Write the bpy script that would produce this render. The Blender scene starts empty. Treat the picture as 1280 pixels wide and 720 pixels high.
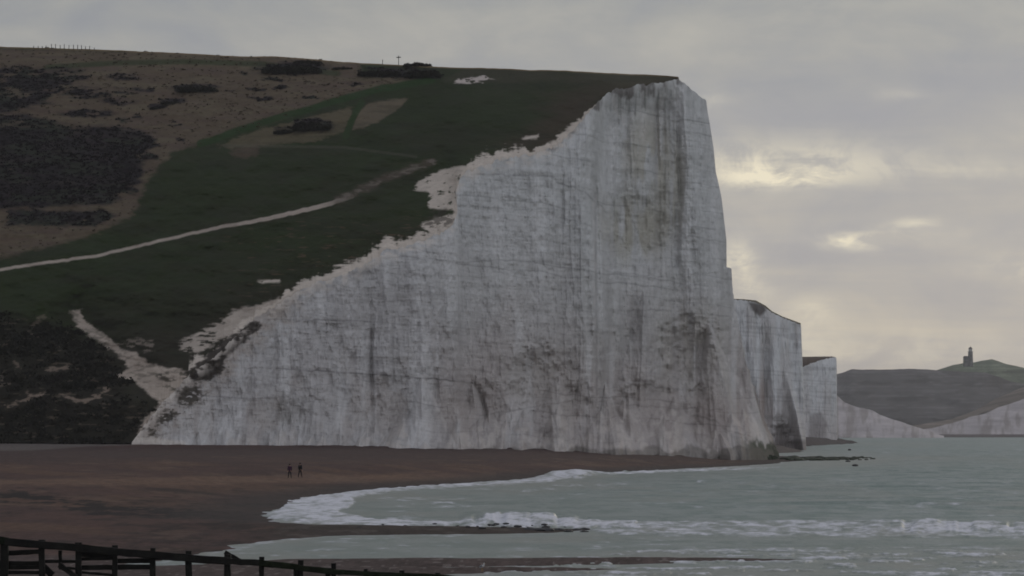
import bpy, bmesh, math, random
import numpy as np
from mathutils import Vector
R = math.radians
scene = bpy.context.scene
C = scene.collection
random.seed(7)
F = 4900.0          # focal length in pixels of a 1280 wide picture
HOR = 536.0         # row of the horizon
EYE = 7.5           # camera height above the sea

# ------------------------------------------------------------------ camera
cam_d = bpy.data.cameras.new('camera')
cam = bpy.data.objects.new('camera', cam_d); C.objects.link(cam)
cam.location = (0, 0, EYE); cam.rotation_euler = (R(90), 0, 0)
cam_d.sensor_width = 36; cam_d.lens = 36 * F / 1280
cam_d.shift_y = (HOR - 360) / 1280
cam_d.clip_start = 1; cam_d.clip_end = 60000
scene.camera = cam

# ------------------------------------------------------------------ sky
SUN_EL, SUN_AZ = 13, 24
world = bpy.data.worlds.new('World'); scene.world = world; world.use_nodes = True
nt = world.node_tree; N = nt.nodes; L = nt.links
for n in list(N): N.remove(n)
def node(nt, typ, **kw):
    n = nt.nodes.new(typ)
    for k, v in kw.items():
        if k.startswith('i_'):
            n.inputs[int(k[2:]) if k[2:].isdigit() else k[2:].replace('_', ' ')].default_value = v
        else: setattr(n, k, v)
    return n
def mth(nt, op, a, b=None, c=None, clamp=False):
    n = nt.nodes.new('ShaderNodeMath'); n.operation = op; n.use_clamp = clamp
    for i, v in enumerate((a, b, c)):
        if v is None: continue
        if isinstance(v, (int, float)): n.inputs[i].default_value = v
        else: nt.links.new(v, n.inputs[i])
    return n.outputs[0]
def mixc(nt, f, a, b, blend='MIX'):
    n = nt.nodes.new('ShaderNodeMix'); n.data_type = 'RGBA'; n.blend_type = blend
    for s, v in ((n.inputs[0], f), (n.inputs[6], a), (n.inputs[7], b)):
        if isinstance(v, (int, float)): s.default_value = v
        elif isinstance(v, tuple): s.default_value = (*v, 1) if len(v) == 3 else v
        else: nt.links.new(v, s)
    return n.outputs[2]
def ramp(nt, fac, stops, interp='LINEAR'):
    n = nt.nodes.new('ShaderNodeValToRGB'); cr = n.color_ramp; cr.interpolation = interp
    while len(cr.elements) < len(stops): cr.elements.new(.5)
    for e, (p, c) in zip(cr.elements, stops):
        e.position = p; e.color = (*c, 1) if isinstance(c, tuple) else (c, c, c, 1)
    nt.links.new(fac, n.inputs[0]); return n.outputs[0]
sky = node(nt, 'ShaderNodeTexSky', sky_type='NISHITA', sun_disc=False, sun_elevation=R(SUN_EL), sun_rotation=R(SUN_AZ))
bg1 = node(nt, 'ShaderNodeBackground', i_Strength=0.08); L.new(sky.outputs[0], bg1.inputs[0])
tc = node(nt, 'ShaderNodeTexCoord'); sp = node(nt, 'ShaderNodeSeparateXYZ'); L.new(tc.outputs['Generated'], sp.inputs[0])
dx, dy, dz = sp.outputs
zz = mth(nt, 'ADD', mth(nt, 'ABSOLUTE', dz), 0.06)
cp = node(nt, 'ShaderNodeCombineXYZ'); L.new(mth(nt, 'DIVIDE', dx, zz), cp.inputs[0]); L.new(mth(nt, 'DIVIDE', dy, zz), cp.inputs[1])
def wnoise(scale, det, rough, off=(0, 0, 0), dist=0.0, sc=(1, 1, 1)):
    m = node(nt, 'ShaderNodeMapping'); m.inputs[1].default_value = off; m.inputs[3].default_value = sc
    L.new(cp.outputs[0], m.inputs[0])
    n = node(nt, 'ShaderNodeTexNoise', i_Scale=scale, i_Detail=det, i_Roughness=rough, i_Distortion=dist)
    L.new(m.outputs[0], n.inputs['Vector']); return n.outputs[0]
base = ramp(nt, mth(nt, 'MULTIPLY', dz, 4.0, clamp=True),
            [(0.0, (.60, .535, .45)), (.10, (.565, .52, .45)), (.20, (.49, .465, .43)), (.32, (.405, .40, .395)), (.44, (.345, .352, .355)), (1.0, (.325, .335, .345))])
n1 = wnoise(0.42, 6, .55, (3.1, 1.7, 0), .4, (.7, 1, 1))
n2 = wnoise(1.6, 7, .62, (9.1, 4.3, 0), .6, (.8, 1, 1))
def dnoise(scale, det, rough, sc, off=(0, 0, 0), dist=0.0):
    m = node(nt, 'ShaderNodeMapping'); m.inputs[1].default_value = off; m.inputs[3].default_value = sc
    L.new(tc.outputs['Generated'], m.inputs[0]); n = node(nt, 'ShaderNodeTexNoise', i_Scale=scale, i_Detail=det, i_Roughness=rough, i_Distortion=dist)
    L.new(m.outputs[0], n.inputs['Vector']); return n.outputs[0]
puff = dnoise(26, 7, .6, (1, 1, 1.9), (.3, .1, .7), .5)
puff2 = dnoise(70, 6, .65, (1, 1, 1.5), (.9, .4, .2), .6)
cl = mth(nt, 'ADD', mth(nt, 'MULTIPLY', n1, .40), mth(nt, 'ADD', mth(nt, 'MULTIPLY', n2, .22), mth(nt, 'MULTIPLY', puff, .38)))
tint = ramp(nt, cl, [(.42, (.80, .83, .92)), (.49, (.90, .915, .955)), (.55, (1.0, .995, .98)), (.64, (1.20, 1.16, 1.07))])
col = mixc(nt, 1.0, base, tint, 'MULTIPLY')
# the left of the sky, away from the hidden sun, is duller
side = mth(nt, 'MULTIPLY_ADD', dx, .35, 1.0)
side = mth(nt, 'MINIMUM', mth(nt, 'MAXIMUM', side, .86), 1.08)
cs = node(nt, 'ShaderNodeCombineXYZ')
for i in range(3): L.new(side, cs.inputs[i])
col = mixc(nt, 1.0, col, cs.outputs[0], 'MULTIPLY')
# unseen sky behind the camera, brightened to lift the light on the cliff
bk_ = ramp(nt, mth(nt, 'MULTIPLY_ADD', dy, .5, .5), [(.40, (1.62, 1.64, 1.72)), (.86, (1.0, 1.0, 1.0))])
col = mixc(nt, 1.0, col, bk_, 'MULTIPLY')
# thin places in the cloud where the sun comes through
def blob(px, py, wx, wy, amp):
    x0, z0 = (px - 640) / F, (HOR - py) / F
    a = mth(nt, 'DIVIDE', mth(nt, 'SUBTRACT', mth(nt, 'DIVIDE', dx, mth(nt, 'MAXIMUM', dy, .01)), x0), wx / F)
    b = mth(nt, 'DIVIDE', mth(nt, 'SUBTRACT', dz, z0), wy / F)
    r2 = mth(nt, 'ADD', mth(nt, 'MULTIPLY', a, a), mth(nt, 'MULTIPLY', b, b))
    g = mth(nt, 'POWER', 2.718, mth(nt, 'MULTIPLY', r2, -1.0))
    g = mth(nt, 'MULTIPLY', g, mth(nt, 'GREATER_THAN', dy, .05))
    return mth(nt, 'MULTIPLY', g, amp)
tot = None
for b in [(965, 224, 66, 12, 1.0), (1020, 208, 130, 26, .62), (890, 128, 22, 10, .25), (1066, 303, 34, 9, 1.2), (1145, 280, 30, 6, .6), (1110, 296, 90, 14, .3),
          (1260, 338, 46, 14, .6), (1015, 388, 30, 16, .5), (921, 328, 22, 22, .6), (940, 365, 24, 12, .5), (1220, 215, 90, 12, .25), (1120, 440, 190, 24, .42), (925, 345, 26, 40, .5), (1010, 420, 40, 30, .3),
          (930, 205, 60, 16, .35), (975, 175, 90, 16, .1), (1135, 122, 50, 8, .2)]:
    v = blob(*b); tot = v if tot is None else mth(nt, 'ADD', tot, v)
br = ramp(nt, mth(nt, 'ADD', mth(nt, 'MULTIPLY', wnoise(2.6, 8, .68, (2.2, 7.7, 0), .9, (1, .8, 1)), .35), mth(nt, 'MULTIPLY', puff2, .65)), [(.42, .14), (.56, 1.0)])
spot = mth(nt, 'MULTIPLY', tot, br)
col = mixc(nt, mth(nt, 'MULTIPLY', spot, .95, clamp=True), col, (.88, .80, .62))
# a greyer streak of cloud
dk = None
for b in [(1060, 148, 240, 17, .55), (1250, 105, 120, 30, .4), (1000, 262, 120, 16, .35), (1190, 250, 120, 22, .35), (1180, 360, 160, 34, .3), (990, 320, 60, 26, .25)]:
    v = blob(*b); dk = v if dk is None else mth(nt, 'ADD', dk, v)
col = mixc(nt, mth(nt, 'MULTIPLY', dk, .85, clamp=True), col, (.345, .35, .385))
bg2 = node(nt, 'ShaderNodeBackground', i_Strength=1.0); L.new(col, bg2.inputs[0])
mx = node(nt, 'ShaderNodeMixShader'); mx.inputs[0].default_value = .98
L.new(bg1.outputs[0], mx.inputs[1]); L.new(bg2.outputs[0], mx.inputs[2])
wo = node(nt, 'ShaderNodeOutputWorld'); L.new(mx.outputs[0], wo.inputs[0])

sd = bpy.data.lights.new('sun', 'SUN'); sd.energy = 0.5; sd.angle = R(14); sd.color = (1, .9, .75)
so = bpy.data.objects.new('sun', sd); C.objects.link(so)
sv = Vector((math.sin(R(SUN_AZ)) * math.cos(R(SUN_EL)), math.cos(R(SUN_AZ)) * math.cos(R(SUN_EL)), math.sin(R(SUN_EL))))
so.rotation_euler = sv.to_track_quat('Z', 'Y').to_euler(); so.location = (0, 0, 300)
vs = scene.view_settings
vs.view_transform = 'Standard'; vs.look = 'None'; vs.exposure = 0.0; vs.gamma = 1; vs.use_curve_mapping = False

# ------------------------------------------------------------------ numpy helpers
_rng = np.random.RandomState(11)
_T = _rng.rand(256, 256).astype(np.float64)
def vn(x, y, seed=0):
    x = np.asarray(x, float) + seed * 17.31; y = np.asarray(y, float) + seed * 5.77
    xi = np.floor(x).astype(int); yi = np.floor(y).astype(int)
    fx = x - xi; fy = y - yi
    fx = fx * fx * (3 - 2 * fx); fy = fy * fy * (3 - 2 * fy)
    a = _T[yi & 255, xi & 255]; b = _T[yi & 255, (xi + 1) & 255]
    c = _T[(yi + 1) & 255, xi & 255]; d = _T[(yi + 1) & 255, (xi + 1) & 255]
    return (a * (1 - fx) + b * fx) * (1 - fy) + (c * (1 - fx) + d * fx) * fy
def fbm(x, y, seed=0, o=4, g=.5):
    s = 0; a = 1; t = 0
    for i in range(o):
        s = s + a * vn(x * 2 ** i, y * 2 ** i, seed + i * 3); t += a; a *= g
    return s / t
def sm(a, b, x):
    t = np.clip((x - a) / (b - a), 0, 1); return t * t * (3 - 2 * t)
def lin(c):
    c = np.array(c, float) / 255.; return np.where(c <= .04045, c / 12.92, ((c + .055) / 1.055) ** 2.4)
def PIX(X, Y, Z): return 640 + F * X / Y, HOR - F * (Z - EYE) / Y
def at(px, py, Y): return ((px - 640) * Y / F, Y, EYE + (HOR - py) * Y / F)
def polyline_d(px, py, pts, sy=1.0):
    """distance in pixels to a polyline (rows may be scaled) and the position along it"""
    best = np.full(np.shape(px), 1e9); pos = np.zeros(np.shape(px)); n = len(pts) - 1
    for i in range(n):
        x0, y0 = pts[i]; x1, y1 = pts[i + 1]; y0 *= sy; y1 *= sy
        vx, vy = x1 - x0, y1 - y0; l2 = vx * vx + vy * vy + 1e-9
        t = np.clip(((px - x0) * vx + (py * sy - y0) * vy) / l2, 0, 1)
        d = np.hypot(px - x0 - t * vx, py * sy - y0 - t * vy)
        m = d < best; best = np.where(m, d, best); pos = np.where(m, (i + t) / n, pos)
    return best, pos
def inside(px, py, poly):
    r = np.zeros(np.shape(px), bool); n = len(poly)
    for i in range(n):
        x0, y0 = poly[i]; x1, y1 = poly[(i + 1) % n]
        if y0 == y1: continue
        c = ((y0 > py) != (y1 > py)) & (px < (x1 - x0) * (py - y0) / (y1 - y0) + x0)
        r ^= c
    return r
def sdf(px, py, poly):
    d, _ = polyline_d(px, py, list(poly) + [poly[0]])
    return np.where(inside(px, py, poly), d, -d)
def pm(px, py, poly, soft=3): return sm(-soft, soft, sdf(px, py, poly))
def ell(px, py, cx, cy, rx, ry, soft=.35):
    return 1 - sm(1 - soft, 1 + soft, np.sqrt(((px - cx) / rx) ** 2 + ((py - cy) / ry) ** 2))

def setkind(o, kind='structure'): o['kind'] = kind; return o
def grid_mesh(name, X, Y, Z, mat, attrs=None, flip=False, parent=None):
    r, c = X.shape
    me = bpy.data.meshes.new(name)
    co = np.stack([X, Y, Z], -1).reshape(-1, 3).astype(np.float32)
    me.vertices.add(r * c); me.vertices.foreach_set('co', co.ravel())
    i = np.arange(r * c).reshape(r, c)
    q = np.stack([i[:-1, :-1], i[:-1, 1:], i[1:, 1:], i[1:, :-1]], -1).reshape(-1, 4)
    if flip: q = q[:, ::-1]
    nq = len(q)
    me.loops.add(nq * 4); me.loops.foreach_set('vertex_index', q.ravel().astype(np.int32))
    me.polygons.add(nq); me.polygons.foreach_set('loop_start', np.arange(0, nq * 4, 4, dtype=np.int32))
    me.polygons.foreach_set('use_smooth', np.ones(nq, bool))
    me.update(calc_edges=True)
    for k, v in (attrs or {}).items():
        if v.ndim == 3:
            a = me.color_attributes.new(k, 'FLOAT_COLOR', 'POINT')
            v4 = np.concatenate([v, np.ones(v.shape[:2] + (1,))], -1).astype(np.float32)
            a.data.foreach_set('color', v4.ravel())
        else:
            a = me.attributes.new(k, 'FLOAT', 'POINT'); a.data.foreach_set('value', v.astype(np.float32).ravel())
    me.materials.append(mat)
    o = bpy.data.objects.new(name, me); C.objects.link(o)
    if parent: o.parent = parent
    return o
def tri_mesh(name, V, T, mat, parent=None, smooth=False):
    me = bpy.data.meshes.new(name)
    me.vertices.add(len(V)); me.vertices.foreach_set('co', np.asarray(V, np.float32).ravel())
    T = np.asarray(T, np.int32); n = len(T)
    me.loops.add(n * 3); me.loops.foreach_set('vertex_index', T.ravel())
    me.polygons.add(n); me.polygons.foreach_set('loop_start', np.arange(0, n * 3, 3, dtype=np.int32))
    if smooth: me.polygons.foreach_set('use_smooth', np.ones(n, bool))
    me.update(calc_edges=True); me.materials.append(mat)
    o = bpy.data.objects.new(name, me); C.objects.link(o)
    if parent: o.parent = parent
    return o

# ------------------------------------------------------------------ materials
def painted(name, attr='paint', rough=.95, nscale=.6, namp=.25, bump=.3, bscale=1.5, stretch=(1, 1, 1), bdist=.2, spec=.1):
    m = bpy.data.materials.new(name); m.use_nodes = True; t = m.node_tree
    b = t.nodes['Principled BSDF']; b.inputs['Roughness'].default_value = rough; b.inputs['Specular IOR Level'].default_value = spec
    a = node(t, 'ShaderNodeAttribute', attribute_name=attr)
    g = node(t, 'ShaderNodeNewGeometry'); mp = node(t, 'ShaderNodeMapping'); mp.inputs[3].default_value = stretch
    t.links.new(g.outputs['Position'], mp.inputs[0])
    n = node(t, 'ShaderNodeTexNoise', i_Scale=nscale, i_Detail=8, i_Roughness=.7); t.links.new(mp.outputs[0], n.inputs['Vector'])
    f = ramp(t, n.outputs[0], [(.3, 1 - namp), (.7, 1 + namp)])
    t.links.new(mixc(t, 1.0, a.outputs['Color'], f, 'MULTIPLY'), b.inputs['Base Color'])
    n2 = node(t, 'ShaderNodeTexNoise', i_Scale=bscale, i_Detail=8, i_Roughness=.7); t.links.new(mp.outputs[0], n2.inputs['Vector'])
    bp = node(t, 'ShaderNodeBump', i_Strength=bump, i_Distance=bdist); t.links.new(n2.outputs[0], bp.inputs['Height']); t.links.new(bp.outputs[0], b.inputs['Normal'])
    return m
def plain(name, c, rough=.85, var=.3, scale=2.0, bump=.3, spec=.2, c2=None):
    m = bpy.data.materials.new(name); m.use_nodes = True; t = m.node_tree
    b = t.nodes['Principled BSDF']; b.inputs['Roughness'].default_value = rough; b.inputs['Specular IOR Level'].default_value = spec
    g = node(t, 'ShaderNodeTexCoord')
    n = node(t, 'ShaderNodeTexNoise', i_Scale=scale, i_Detail=6, i_Roughness=.65); t.links.new(g.outputs['Object'], n.inputs['Vector'])
    c2 = c2 or tuple(x * (1 + var) for x in c)
    t.links.new(ramp(t, n.outputs[0], [(.35, tuple(x * (1 - var) for x in c)), (.65, c2)]), b.inputs['Base Color'])
    bp = node(t, 'ShaderNodeBump', i_Strength=bump, i_Distance=.05); t.links.new(n.outputs[0], bp.inputs['Height']); t.links.new(bp.outputs[0], b.inputs['Normal'])
    return m
M_chalk = painted('chalk', nscale=.35, namp=.07, bump=.6, bscale=.5, stretch=(1, 1, .6), bdist=.7)
M_hill = painted('downland_turf', nscale=.25, namp=.15, bump=.4, bscale=.5, bdist=.5)
M_beach = painted('shingle', nscale=1.6, namp=.35, bump=.6, bscale=2.5, bdist=.15)
M_far = painted('far_land', nscale=.02, namp=.08, bump=.2, bscale=.05, bdist=2)

# ------------------------------------------------------------------ main hill and cliff outlines (picture column, row, distance)
#  rim px, rim py, rim Y | base px, base Y | skyline px
rim = [(-1500, 545, 870, 0, 0, -1500), (-600, 549, 830, 0, 0, -600), (-200, 552, 810, 0, 0, -200), (0, 553, 800, 0, 0, 0), (120, 553, 794, 0, 0, 120),
       (165, 553, 792, 165, 790, 165), (182, 530, 797, 176, 791, 190), (205, 500, 803, 192, 793, 220), (235, 470, 809, 215, 796, 255), (275, 440, 816, 255, 801, 300),
       (310, 405, 824, 300, 806, 330), (340, 385, 829, 337, 810, 352), (370, 365, 833, 368, 813, 375), (400, 352, 836, 398, 816, 400), (450, 335, 841, 448, 822, 440),
       (480, 315, 846, 478, 826, 465), (520, 304, 850, 518, 830, 495), (545, 295, 853, 543, 833, 515), (565, 282, 857, 562, 836, 535), (572, 266, 860, 572, 838, 548),
       (571, 250, 864, 579, 840, 560), (569, 238, 868, 584, 841, 570), (574, 225, 871, 590, 842, 582), (588, 212, 875, 600, 844, 596), (620, 200, 880, 628, 850, 620),
       (670, 193, 887, 676, 860, 655), (700, 180, 893, 706, 868, 680), (712, 166, 897, 722, 872, 697), (735, 143, 904, 748, 878, 725), (758, 116, 912, 775, 886, 755),
       (775, 110, 916, 796, 892, 780), (800, 106, 922, 828, 902, 808), (848, 98, 935, 890, 922, 848), (864, 112, 940, 922, 930, 0), (883, 125, 945, 968, 942, 0)]
rim = np.array(rim, float)
seg = np.hypot(np.diff(rim[:, 0]), np.diff(rim[:, 1])) + 2
KN = np.concatenate([[0], np.cumsum(seg)])
def rimf(s, j): return np.interp(s, KN, rim[:, j])
I_CL, I_SH, I_END = 5, 32, len(rim) - 1
sA = np.concatenate([np.linspace(KN[0], KN[3], 160, endpoint=False), np.linspace(KN[3], KN[I_CL], 200, endpoint=False)])
sB = np.linspace(KN[I_CL], KN[I_SH], 1080)
sC = np.linspace(KN[I_SH], KN[I_END], 90)
sky_pts = np.array([(-1500, 45), (-600, 50), (-200, 55), (0, 58), (60, 60), (100, 61.5), (200, 65), (300, 70), (345, 70.5), (400, 75), (450, 79), (500, 81), (560, 84), (600, 85), (700, 88), (770, 91.5), (800, 93), (833, 94.5), (848, 96)], float)
skyY = np.array([(-1500, 1150), (-600, 1080), (0, 1040), (400, 1010), (600, 990), (700, 975), (800, 952), (848, 938)], float)

# base points and corner silhouette
sil = np.array([(883, 125), (885, 140), (888, 155), (893, 185), (896, 215), (903, 245), (907, 275), (910, 300), (914.5, 338), (919, 372), (925, 400), (932, 440), (940, 470), (948, 500), (957, 530), (968, 562), (972, 576)], float)
NV = 560
v = np.linspace(0, 1, NV) ** 1.0
sCl = np.concatenate([sB[:-1], sC])
rx = rimf(sCl, 0); ry = rimf(sCl, 1); rY = rimf(sCl, 2); bx = rimf(sCl, 3); bY = rimf(sCl, 4)
# ragged edge of the turf
jag = (fbm(sCl / 9, sCl * 0, 3, 4, .6) - .5) * 11 + (vn(sCl / 3.5, sCl * 0, 9) - .5) * 2.4
fade = sm(KN[I_CL], KN[I_CL] + 40, sCl) * (1 - .6 * sm(KN[I_SH - 2], KN[I_SH], sCl))
ry = ry + jag * fade
Xr = (rx - 640) * rY / F; Zr = EYE + (HOR - ry) * rY / F
Xb = (bx - 640) * bY / F; Zb = np.full_like(Xb, -1.0)
V, S = np.meshgrid(v, sCl, indexing='ij')
cX = Xb + (Xr - Xb) * V; cZ = Zb + (Zr - Zb) * V
cY = bY + (rY - bY) * V ** .75
# follow the corner silhouette
pxn, pyn = PIX(cX, cY, cZ)
o = np.argsort(sil[:, 1])
silx = np.interp(pyn, sil[o, 1], sil[o, 0])
chord = np.interp(pyn, [125, 576], [883, 972])
w = sm(KN[I_SH - 5], KN[I_END], S) ** 1.3
silx = silx + np.interp(pyn, [300, 334, 335.5, 372], [0, -3.5, 2.5, 0]) * sm(KN[I_END] - 7, KN[I_END] - 2, S) / np.maximum(w, .3)
cX = cX + (silx - chord) * w * cY / F
# relief of the face, metres toward the sea
pxn, pyn = PIX(cX, cY, cZ)
ht = (Zr - Zb)[None, :]
low = 1 - sm(0, 30, cZ)
relief = np.zeros_like(cX)
def ridged(x, y, s, o=3): return 1 - np.abs(2 * fbm(x, y, s, o) - 1)
warp = (fbm(pxn / 60, cZ / 30, 21, 3) - .5) * 26
vz = .22 + .78 * sm(640, 730, pxn)
curv = pxn + (pyn - 300) * -.02 + warp * .3
relief += -7 * sm(738, 780, curv) * (1 - sm(822, 876, curv)) * sm(575, 470, pyn) + 4 * sm(700, 742, curv) * (1 - sm(742, 766, curv))
relief += 9 * sm(520, 575, pyn + (fbm(pxn / 30, pxn * 0, 15, 3) - .5) * 90) * sm(380, 520, pxn)
relief += (fbm((pxn + warp) / 46, cZ / 90, 1, 3) - .5) * (5 + 6 * vz)
relief += (ridged((pxn + warp) / 21, cZ / 60, 2, 3) - .6) * 2.6 * vz
relief += (ridged((pxn + warp * .5) / 7, cZ / 26, 5, 3) - .6) * 1.1 * vz
relief += (fbm(pxn / 5.5, cZ / 2.2, 6, 4, .6) - .5) * 1.5
relief += (fbm(pxn / 60, cZ / 1.5, 8, 4, .6) - .5) * .9          # beds
relief += (ridged(pxn / 10, cZ / 7, 44, 4) - .6) * 1.3 * sm(60, 20, cZ)
def butt(x0, y0, x1, y1, wl, wr, amp):
    """a buttress that starts at a point and widens to the foot"""
    t = (pyn - y0) / (y1 - y0); tt = np.clip(t, 0, 1.1)
    c = x0 + (x1 - x0) * tt; d = pxn - c + warp * .12
    ww = np.where(d < 0, wl, wr) * (tt + .05)
    return 1.7 * amp * np.sqrt(tt) * np.clip(1 - np.abs(d) / (ww + 1e-6), 0, 1) ** .8 * (t > 0)
for b in [(527, 472, 530, 560, 30, 42, 7), (505, 505, 500, 560, 20, 26, 4), (757, 478, 765, 562, 22, 24, 7), (700, 470, 690, 562, 50, 34, 6), (640, 500, 640, 562, 44, 30, 4),
          (885, 405, 925, 575, 60, 38, 10), (930, 440, 950, 575, 30, 22, 6), (395, 500, 400, 560, 34, 30, 3), (840, 470, 830, 570, 40, 40, 5), (300, 500, 290, 556, 40, 40, 3),
          (455, 530, 450, 558, 24, 30, 3.5), (590, 480, 600, 560, 30, 22, 4), (806, 360, 800, 480, 26, 30, 3.5)]:
    relief += butt(*b)
rb = np.random.RandomState(23)
best_b = np.zeros_like(relief)
for i in range(58):
    x_ = rb.uniform(215, 955); hgt_ = rb.uniform(14, 62) * (.6 + .6 * (x_ > 600)); y1_ = 560 if x_ < 850 else 560 + (x_ - 850) * .12
    lean = rb.uniform(-8, 8)
    best_b = np.maximum(best_b, butt(x_, y1_ - hgt_, x_ + lean, y1_, rb.uniform(8, 30) * hgt_ / 40 + 5, rb.uniform(8, 30) * hgt_ / 40 + 5, rb.uniform(1.2, 3.6) * (1 + 1.3 * (x_ > 480))))
relief += best_b
# slabs have come away and left shallow scoops with sharp upper edges
scoop = np.zeros_like(relief)
for i in range(70):
    x_ = rb.uniform(260, 900); y_ = rb.uniform(200, 545); w_ = rb.uniform(8, 30); h_ = rb.uniform(10, 46); dep = rb.uniform(.2, .7) * (.5 + .9 * (y_ > 420))
    q_ = np.maximum(np.abs(pxn + warp * .3 - x_) / w_ + .5 * vn(pxn / 9, pyn / 9, i), np.abs(pyn - y_) / h_ + .6 * vn(pxn / 9, pyn / 6, i + 9))
    scoop = np.maximum(scoop, dep * sm(1.25, .85, q_))
for x_, y_, w_, h_, dep in [(672, 478, 40, 40, 5), (862, 445, 40, 46, 5), (806, 500, 42, 26, 4), (362, 520, 20, 22, 2), (600, 510, 26, 34, 3), (488, 500, 22, 40, 2.5), (690, 545, 16, 10, 3), (796, 285, 36, 44, 2.5), (736, 520, 10, 34, 3)]:
    q_ = np.sqrt(((pxn + warp * .5 - x_) / w_) ** 2 + ((pyn - y_) / h_) ** 2) + (fbm(pxn / 12, pyn / 10, 97, 3) - .5) * .7
    scoop = np.maximum(scoop, .85 * dep * sm(1.35, .3, q_))
relief -= scoop
def gully(pts, wd, amp):
    d, p = polyline_d(pxn, pyn, pts); env = np.sin(np.clip(p, 0, 1) * math.pi) ** .4
    return -amp * (.45 if pts[0][0] != 744 else .9) * np.exp(-(d / (wd * .8)) ** 2) * (.35 + .65 * env)
for g in [([(466, 385), (464, 450), (466, 545)], 3, 2.5), ([(492, 390), (491, 440), (492, 480)], 2.5, 2.0), ([(522, 390), (525, 440)], 3, 1.2), ([(744, 225), (747, 300), (748, 400), (746, 520)], 5, 4.5),
          ([(760, 300), (757, 420), (756, 500)], 9, 4), ([(848, 140), (849, 200), (852, 260)], 3, 3), ([(872, 215), (876, 250), (880, 280)], 4, 2.2), ([(845, 420), (850, 490)], 6, 3),
          ([(717, 380), (718, 460)], 4, 2), ([(344, 400), (345, 480)], 3, 1.5), ([(700, 200), (702, 280)], 4, 2), ([(822, 110), (824, 180), (826, 250)], 4, 2),
          ([(593, 478), (602, 500), (612, 535)], 4, 3), ([(922, 380), (924, 460), (935, 520)], 3, 2.2)]:
    relief += gully(*g)
relief += ell(pxn, pyn, 800, 285, 46, 52, .5) * -3.0
relief += 5.0 * sm(9, 1, cZ) * sm(.42, .7, fbm(pxn / 14, pxn * 0, 95, 3)) + 3.4 * sm(14, 0, cZ) * fbm(pxn / 5, cZ / 3, 96, 4)
relief *= sm(0, 22, ht) * (.35 + .65 * sm(1.0, .93, V))
relief *= (1 - .55 * sm(KN[I_SH], KN[I_END], S))
cY = cY - relief
cpx, cpy = PIX(cX, cY, cZ)

# colour of the chalk (stains, beds, weathering, and light and shade of the relief painted in)
def strata_lines():
    dark = np.zeros_like(cZ)
    zz_ = cZ + cX * .055 + (fbm(pxn / 40, cZ * 0, 30, 3) - .5) * 2.2
    r = np.random.RandomState(4)
    z = 6.0
    while z < 90:
        th = r.uniform(.07, .13); st = r.uniform(.12, .4)
        if r.rand() < .2: st = r.uniform(.4, .6); th = .16
        off = (fbm(pxn / 12 + z, cZ * 0, 33, 3) - .5) * .7
        gate = sm(.40, .58, fbm(pxn / 45 + z * 3.3, cZ * 0, 35, 3))
        dark = np.maximum(dark, st * gate * np.exp(-((zz_ - z + off) / th) ** 2))
        z += r.uniform(1.0, 3.6)
    return dark
def line(pts, wd, st):
    d, p = polyline_d(pxn, pyn + (vn(pxn / 7, pyn * 0, 50) - .5) * 3, pts)
    return st * np.exp(-(d / wd) ** 2) * (.55 + .45 * sm(.35, .6, vn(pxn / 9, pyn / 9, 52)))
base = np.stack([np.full_like(cZ, c) for c in (.505, .504, .503)], -1)
def mixp(base, col, f): return base * (1 - f[..., None]) + np.array(col) * f[..., None]
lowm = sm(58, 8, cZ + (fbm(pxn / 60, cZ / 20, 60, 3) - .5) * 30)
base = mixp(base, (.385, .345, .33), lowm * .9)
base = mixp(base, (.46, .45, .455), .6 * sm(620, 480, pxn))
streak = fbm((pxn + warp * .3) / 5, cZ / 22, 61, 4, .6)
base *= (1 - (.09 * sm(.50, .72, streak) - .06 * sm(.5, .3, streak)) * vz)[..., None]
dash = fbm(pxn / 9 + cZ * 3, cZ / .75, 75, 4, .6); base *= (1 - .11 * sm(.52, .70, dash) * (1.2 - .7 * vz))[..., None]
mot = fbm(pxn / 14, cZ / 3.2, 76, 4, .65); base *= (.90 + .20 * mot)[..., None]
mot2 = fbm(pxn / 5, cZ / 1.6, 77, 4, .65); base *= (1 - .14 * sm(.54, .72, mot2) * sm(50, 15, cZ))[..., None]
base = mixp(base, (.36, .315, .29), .4 * sm(.52, .68, fbm(pxn / 30, cZ / 9, 79, 4)) * sm(30, 12, cZ))
base = mixp(base, (.44, .435, .42), .30 * vz * sm(.52, .70, fbm((pxn + warp) / 26, cZ / 28, 62, 4)))
base = mixp(base, (.64, .63, .63), .4 * sm(.55, .70, fbm((pxn + warp) / 18, cZ / 34, 63, 4)))
base *= (1 - .14 * sm(.55, .8, fbm(pxn / 2.6, cZ / 1.1, 64, 3, .6)))[..., None]
fine = fbm(pxn / 3.2, cZ / 2.6, 65, 3, .6); base *= (.92 + .16 * fine)[..., None]
base = mixp(base, (.36, .335, .275), .75 * ell(pxn + warp * .5, pyn, 796, 282, 36, 40, .6) * sm(.25, .6, fbm(pxn / 9, cZ / 9, 66, 4)))
base = mixp(base, (.36, .335, .27), .55 * ell(pxn + warp, pyn, 838, 230, 16, 60, .6) * sm(.35, .6, fbm(pxn / 6, cZ / 20, 67, 4)))
base = mixp(base, (.38, .35, .28), .55 * ell(pxn + warp, pyn, 808, 190, 26, 50, .6) * sm(.40, .65, fbm(pxn / 6, cZ / 9, 77, 4)))
base = mixp(base, (.40, .37, .335), .6 * ell(pxn + warp * .5, pyn, 862, 440, 44, 56, .6) * sm(.3, .6, fbm(pxn / 9, cZ / 9, 68, 4)))
base = mixp(base, (.36, .33, .31), .6 * ell(pxn + warp * .5, pyn, 672, 475, 42, 48, .6) * sm(.35, .6, fbm(pxn / 9, cZ / 6, 69, 4)))
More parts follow.
